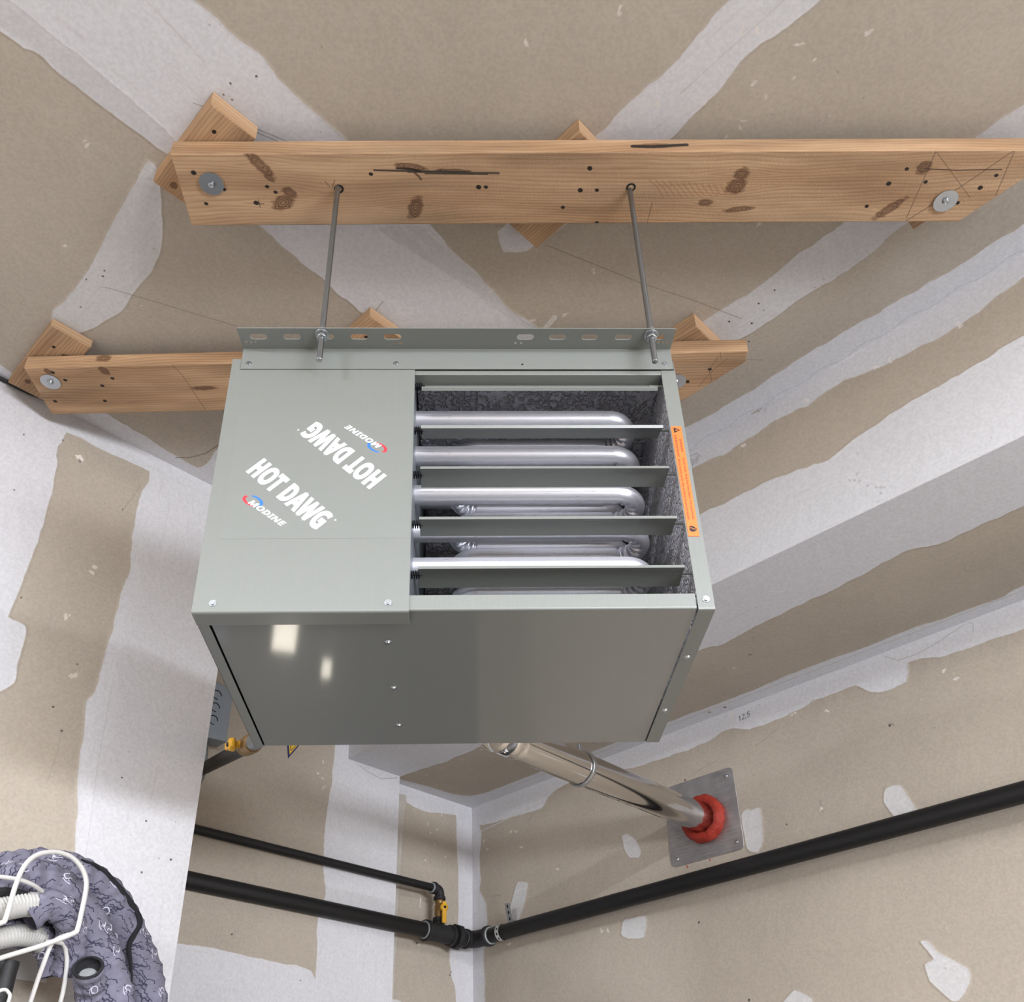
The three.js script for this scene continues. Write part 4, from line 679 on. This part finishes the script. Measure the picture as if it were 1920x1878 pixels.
  obj('sleeve_slit', slit([[1.60, -0.130, 0.128], [1.56, -0.140, 0.131], [1.525, -0.164, 0.132], [1.49, -0.194, 0.132], [1.468, -0.222, 0.133], [1.473, -0.246, 0.134], [1.481, -0.27, 0.134], [1.472, -0.30, 0.132], [1.462, -0.335, 0.13]].map(p => BU(...p)), 0.005), dark, t);
  obj('sleeve_slit', slit([[1.84, -0.26, 0.212], [1.744, -0.236, 0.212], [1.71, -0.236, 0.211], [1.67, -0.241, 0.205]].map(p => BU(...p)), 0.0075), dark, t);
  // loose open end of the sleeve
  const e0 = BU(1.585, -0.338, 0.218), e1 = BU(1.55, -0.375, 0.17);
  obj('sleeve_end', [sock([e0, e0.clone().lerp(e1, 0.4), e1, BU(1.535, -0.42, 0.15)], 0.025, 23, 90)], fabric, t);
  obj('sleeve_opening', [lathe([[0.0245, -0.001], [0.0262, 0.001], [0.0245, 0.003], [0.021, 0.0025]], e0, e0.clone().add(e0.clone().sub(e1)), 30), lathe([[0.0001, -0.012], [0.0235, -0.012], [0.0238, 0.001]], e0, e0.clone().add(e0.clone().sub(e1)), 30)], dark, t);
  obj('hose_cuff', lathe([[0.0001, -0.004], [0.011, -0.005], [0.0155, -0.008], [0.017, -0.012]], e0.clone().add(V3(0.001, -0.006, 0.001)), e0.clone().add(e0.clone().sub(e1)).add(V3(0.001, -0.006, 0.001)), 18), std(0x8f9191, 0.6), t);
  const wr = bundle('hose_rack', 'white bent wire rack that the quilted vacuum hose hangs on', 'rack');
  const w = (pts, rad = 0.004, n = 120) => tube(pts.map(p => BU(...p)), rad, n, 12);
  obj('wire_loop', w([[1.83, -0.335, 0.245], [1.768, -0.303, 0.25], [1.752, -0.295, 0.25], [1.747, -0.286, 0.25], [1.744, -0.23, 0.25], [1.737, -0.198, 0.25], [1.723, -0.178, 0.25], [1.702, -0.1675, 0.25], [1.684, -0.165, 0.25], [1.663, -0.169, 0.25], [1.644, -0.182, 0.25], [1.632, -0.2, 0.25], [1.628, -0.221, 0.25], [1.628, -0.258, 0.25], [1.629, -0.284, 0.25], [1.634, -0.293, 0.249], [1.676, -0.317, 0.24], [1.76, -0.358, 0.23], [1.9, -0.44, 0.2]], 0.0042, 300), M.whiteWire, wr);
  obj('wire_arm', w([[1.635, -0.292, 0.232], [1.652, -0.302, 0.23], [1.660, -0.315, 0.23], [1.664, -0.36, 0.22], [1.664, -0.5, 0.16], [1.664, -0.55, 0.02]], 0.0038), M.whiteWire, wr);
  obj('wire_arm', w([[1.66, -0.302, 0.2], [1.636, -0.30, 0.2], [1.623, -0.306, 0.198], [1.61, -0.34, 0.19], [1.602, -0.4, 0.17], [1.60, -0.5, 0.12], [1.60, -0.55, 0.02]], 0.0038), M.whiteWire, wr);
  obj('wire_hook', w([[1.76, -0.44, 0.25], [1.742, -0.412, 0.25], [1.733, -0.399, 0.25], [1.724, -0.394, 0.25], [1.717, -0.397, 0.25], [1.713, -0.406, 0.25], [1.718, -0.44, 0.25]], 0.0028), M.whiteWire, wr);
  obj('wire_brace', w([[1.9, -0.26, 0.235], [1.8, -0.229, 0.245], [1.75, -0.2215, 0.246], [1.716, -0.2235, 0.24], [1.69, -0.227, 0.222]], 0.0036), M.whiteWire, wr);
  obj('mounting_plate', [rbox(0.002, 0.006, -0.33, -0.262, -0.03, 0.075, 0.001)], M.whiteWire, wr);
  // canister body
  const c = roomThing('vacuum_canister', 'white round vacuum canister below the coiled hose', 'vacuum canister', [BD + 0.062, 1.735, -0.75]);
  obj('body', lathe([[0.0001, 0], [0.055, 0], [0.06, 0.01], [0.06, 0.30]], V3(0, 0, 0), V3(0, 1, 0), 44), M.whitePlastic, c);
  obj('lid', lathe([[0.0605, 0.30], [0.062, 0.302], [0.062, 0.37], [0.058, 0.385], [0.0001, 0.388]], V3(0, 0, 0), V3(0, 1, 0), 44), M.whitePlastic, c);
  const n = roomThing('vacuum_wand', 'black plastic wand tube standing in front of the white canister', 'vacuum wand', [BD + 0.215, 1.715, -0.75]);
  obj('tube', lathe([[0.0155, 0], [0.0155, 0.3], [0.016, 0.39], [0.0168, 0.395], [0.0168, 0.405], [0.0145, 0.406], [0.0145, 0.38], [0.0001, 0.38]], V3(0, 0, 0), V3(0, 1, 0), 30), M.black, n);
}
// ------------------------------------------------------------------ what the glossy bottom panel mirrors, below the frame
{
  const t = roomThing('tool_cabinet', 'tall dark blue-grey cabinet against the left wall, below the frame', 'cabinet', [ST + 0.01, 0.78, FLOOR]);
  const m = std(0x2c3038, 0.35);
  obj('carcass', rbox(0, 0.34, 0, 1.86, -0.42, 0.5, 0.006), m, t);
  for (const s of [-0.415, 0.045]) { const d = obj('door', rbox(0.342, 0.36, 0.06, 1.84, s, s + 0.45, 0.005), m, t); obj('handle', rbox(0.362, 0.378, 0.9, 1.05, s < 0 ? 0.0 : 0.06, s < 0 ? 0.018 : 0.078, 0.004), M.zinc, d); }
}
function workLight(name, label, pos, aim, w, h, power) {
  const t = thing(name, label, 'light', pos); t.lookAt(aim); // +z towards what it lights
  const glow = std(0xffffff, 0.5, { emissive: 0xfff3dc, emissiveIntensity: power });
  obj('housing', rbox(-w / 2 - 0.008, w / 2 + 0.008, -h / 2 - 0.008, h / 2 + 0.008, -0.03, 0, 0.004), M.black, t);
  obj('lens', box(-w / 2, w / 2, -h / 2, h / 2, 0, 0.003), glow, t);
  const l = new THREE.RectAreaLight(0xfff3dc, power, w, h); l.rotation.y = Math.PI; l.position.z = 0.008; t.add(l);
}
workLight('work_light', 'small lit lamp on the dark cabinet front, mirrored as the larger bright spot', room(0.482, 1.14, -0.605), room(1.4, 1.6, -0.3), 0.06, 0.1, 4.2);
workLight('work_light', 'tiny lit lamp on the dark cabinet front, mirrored as the smaller bright spot', room(0.478, 1.0, -0.55), room(1.4, 1.4, -0.3), 0.024, 0.05, 3.4);
renderer.render(scene, camera);
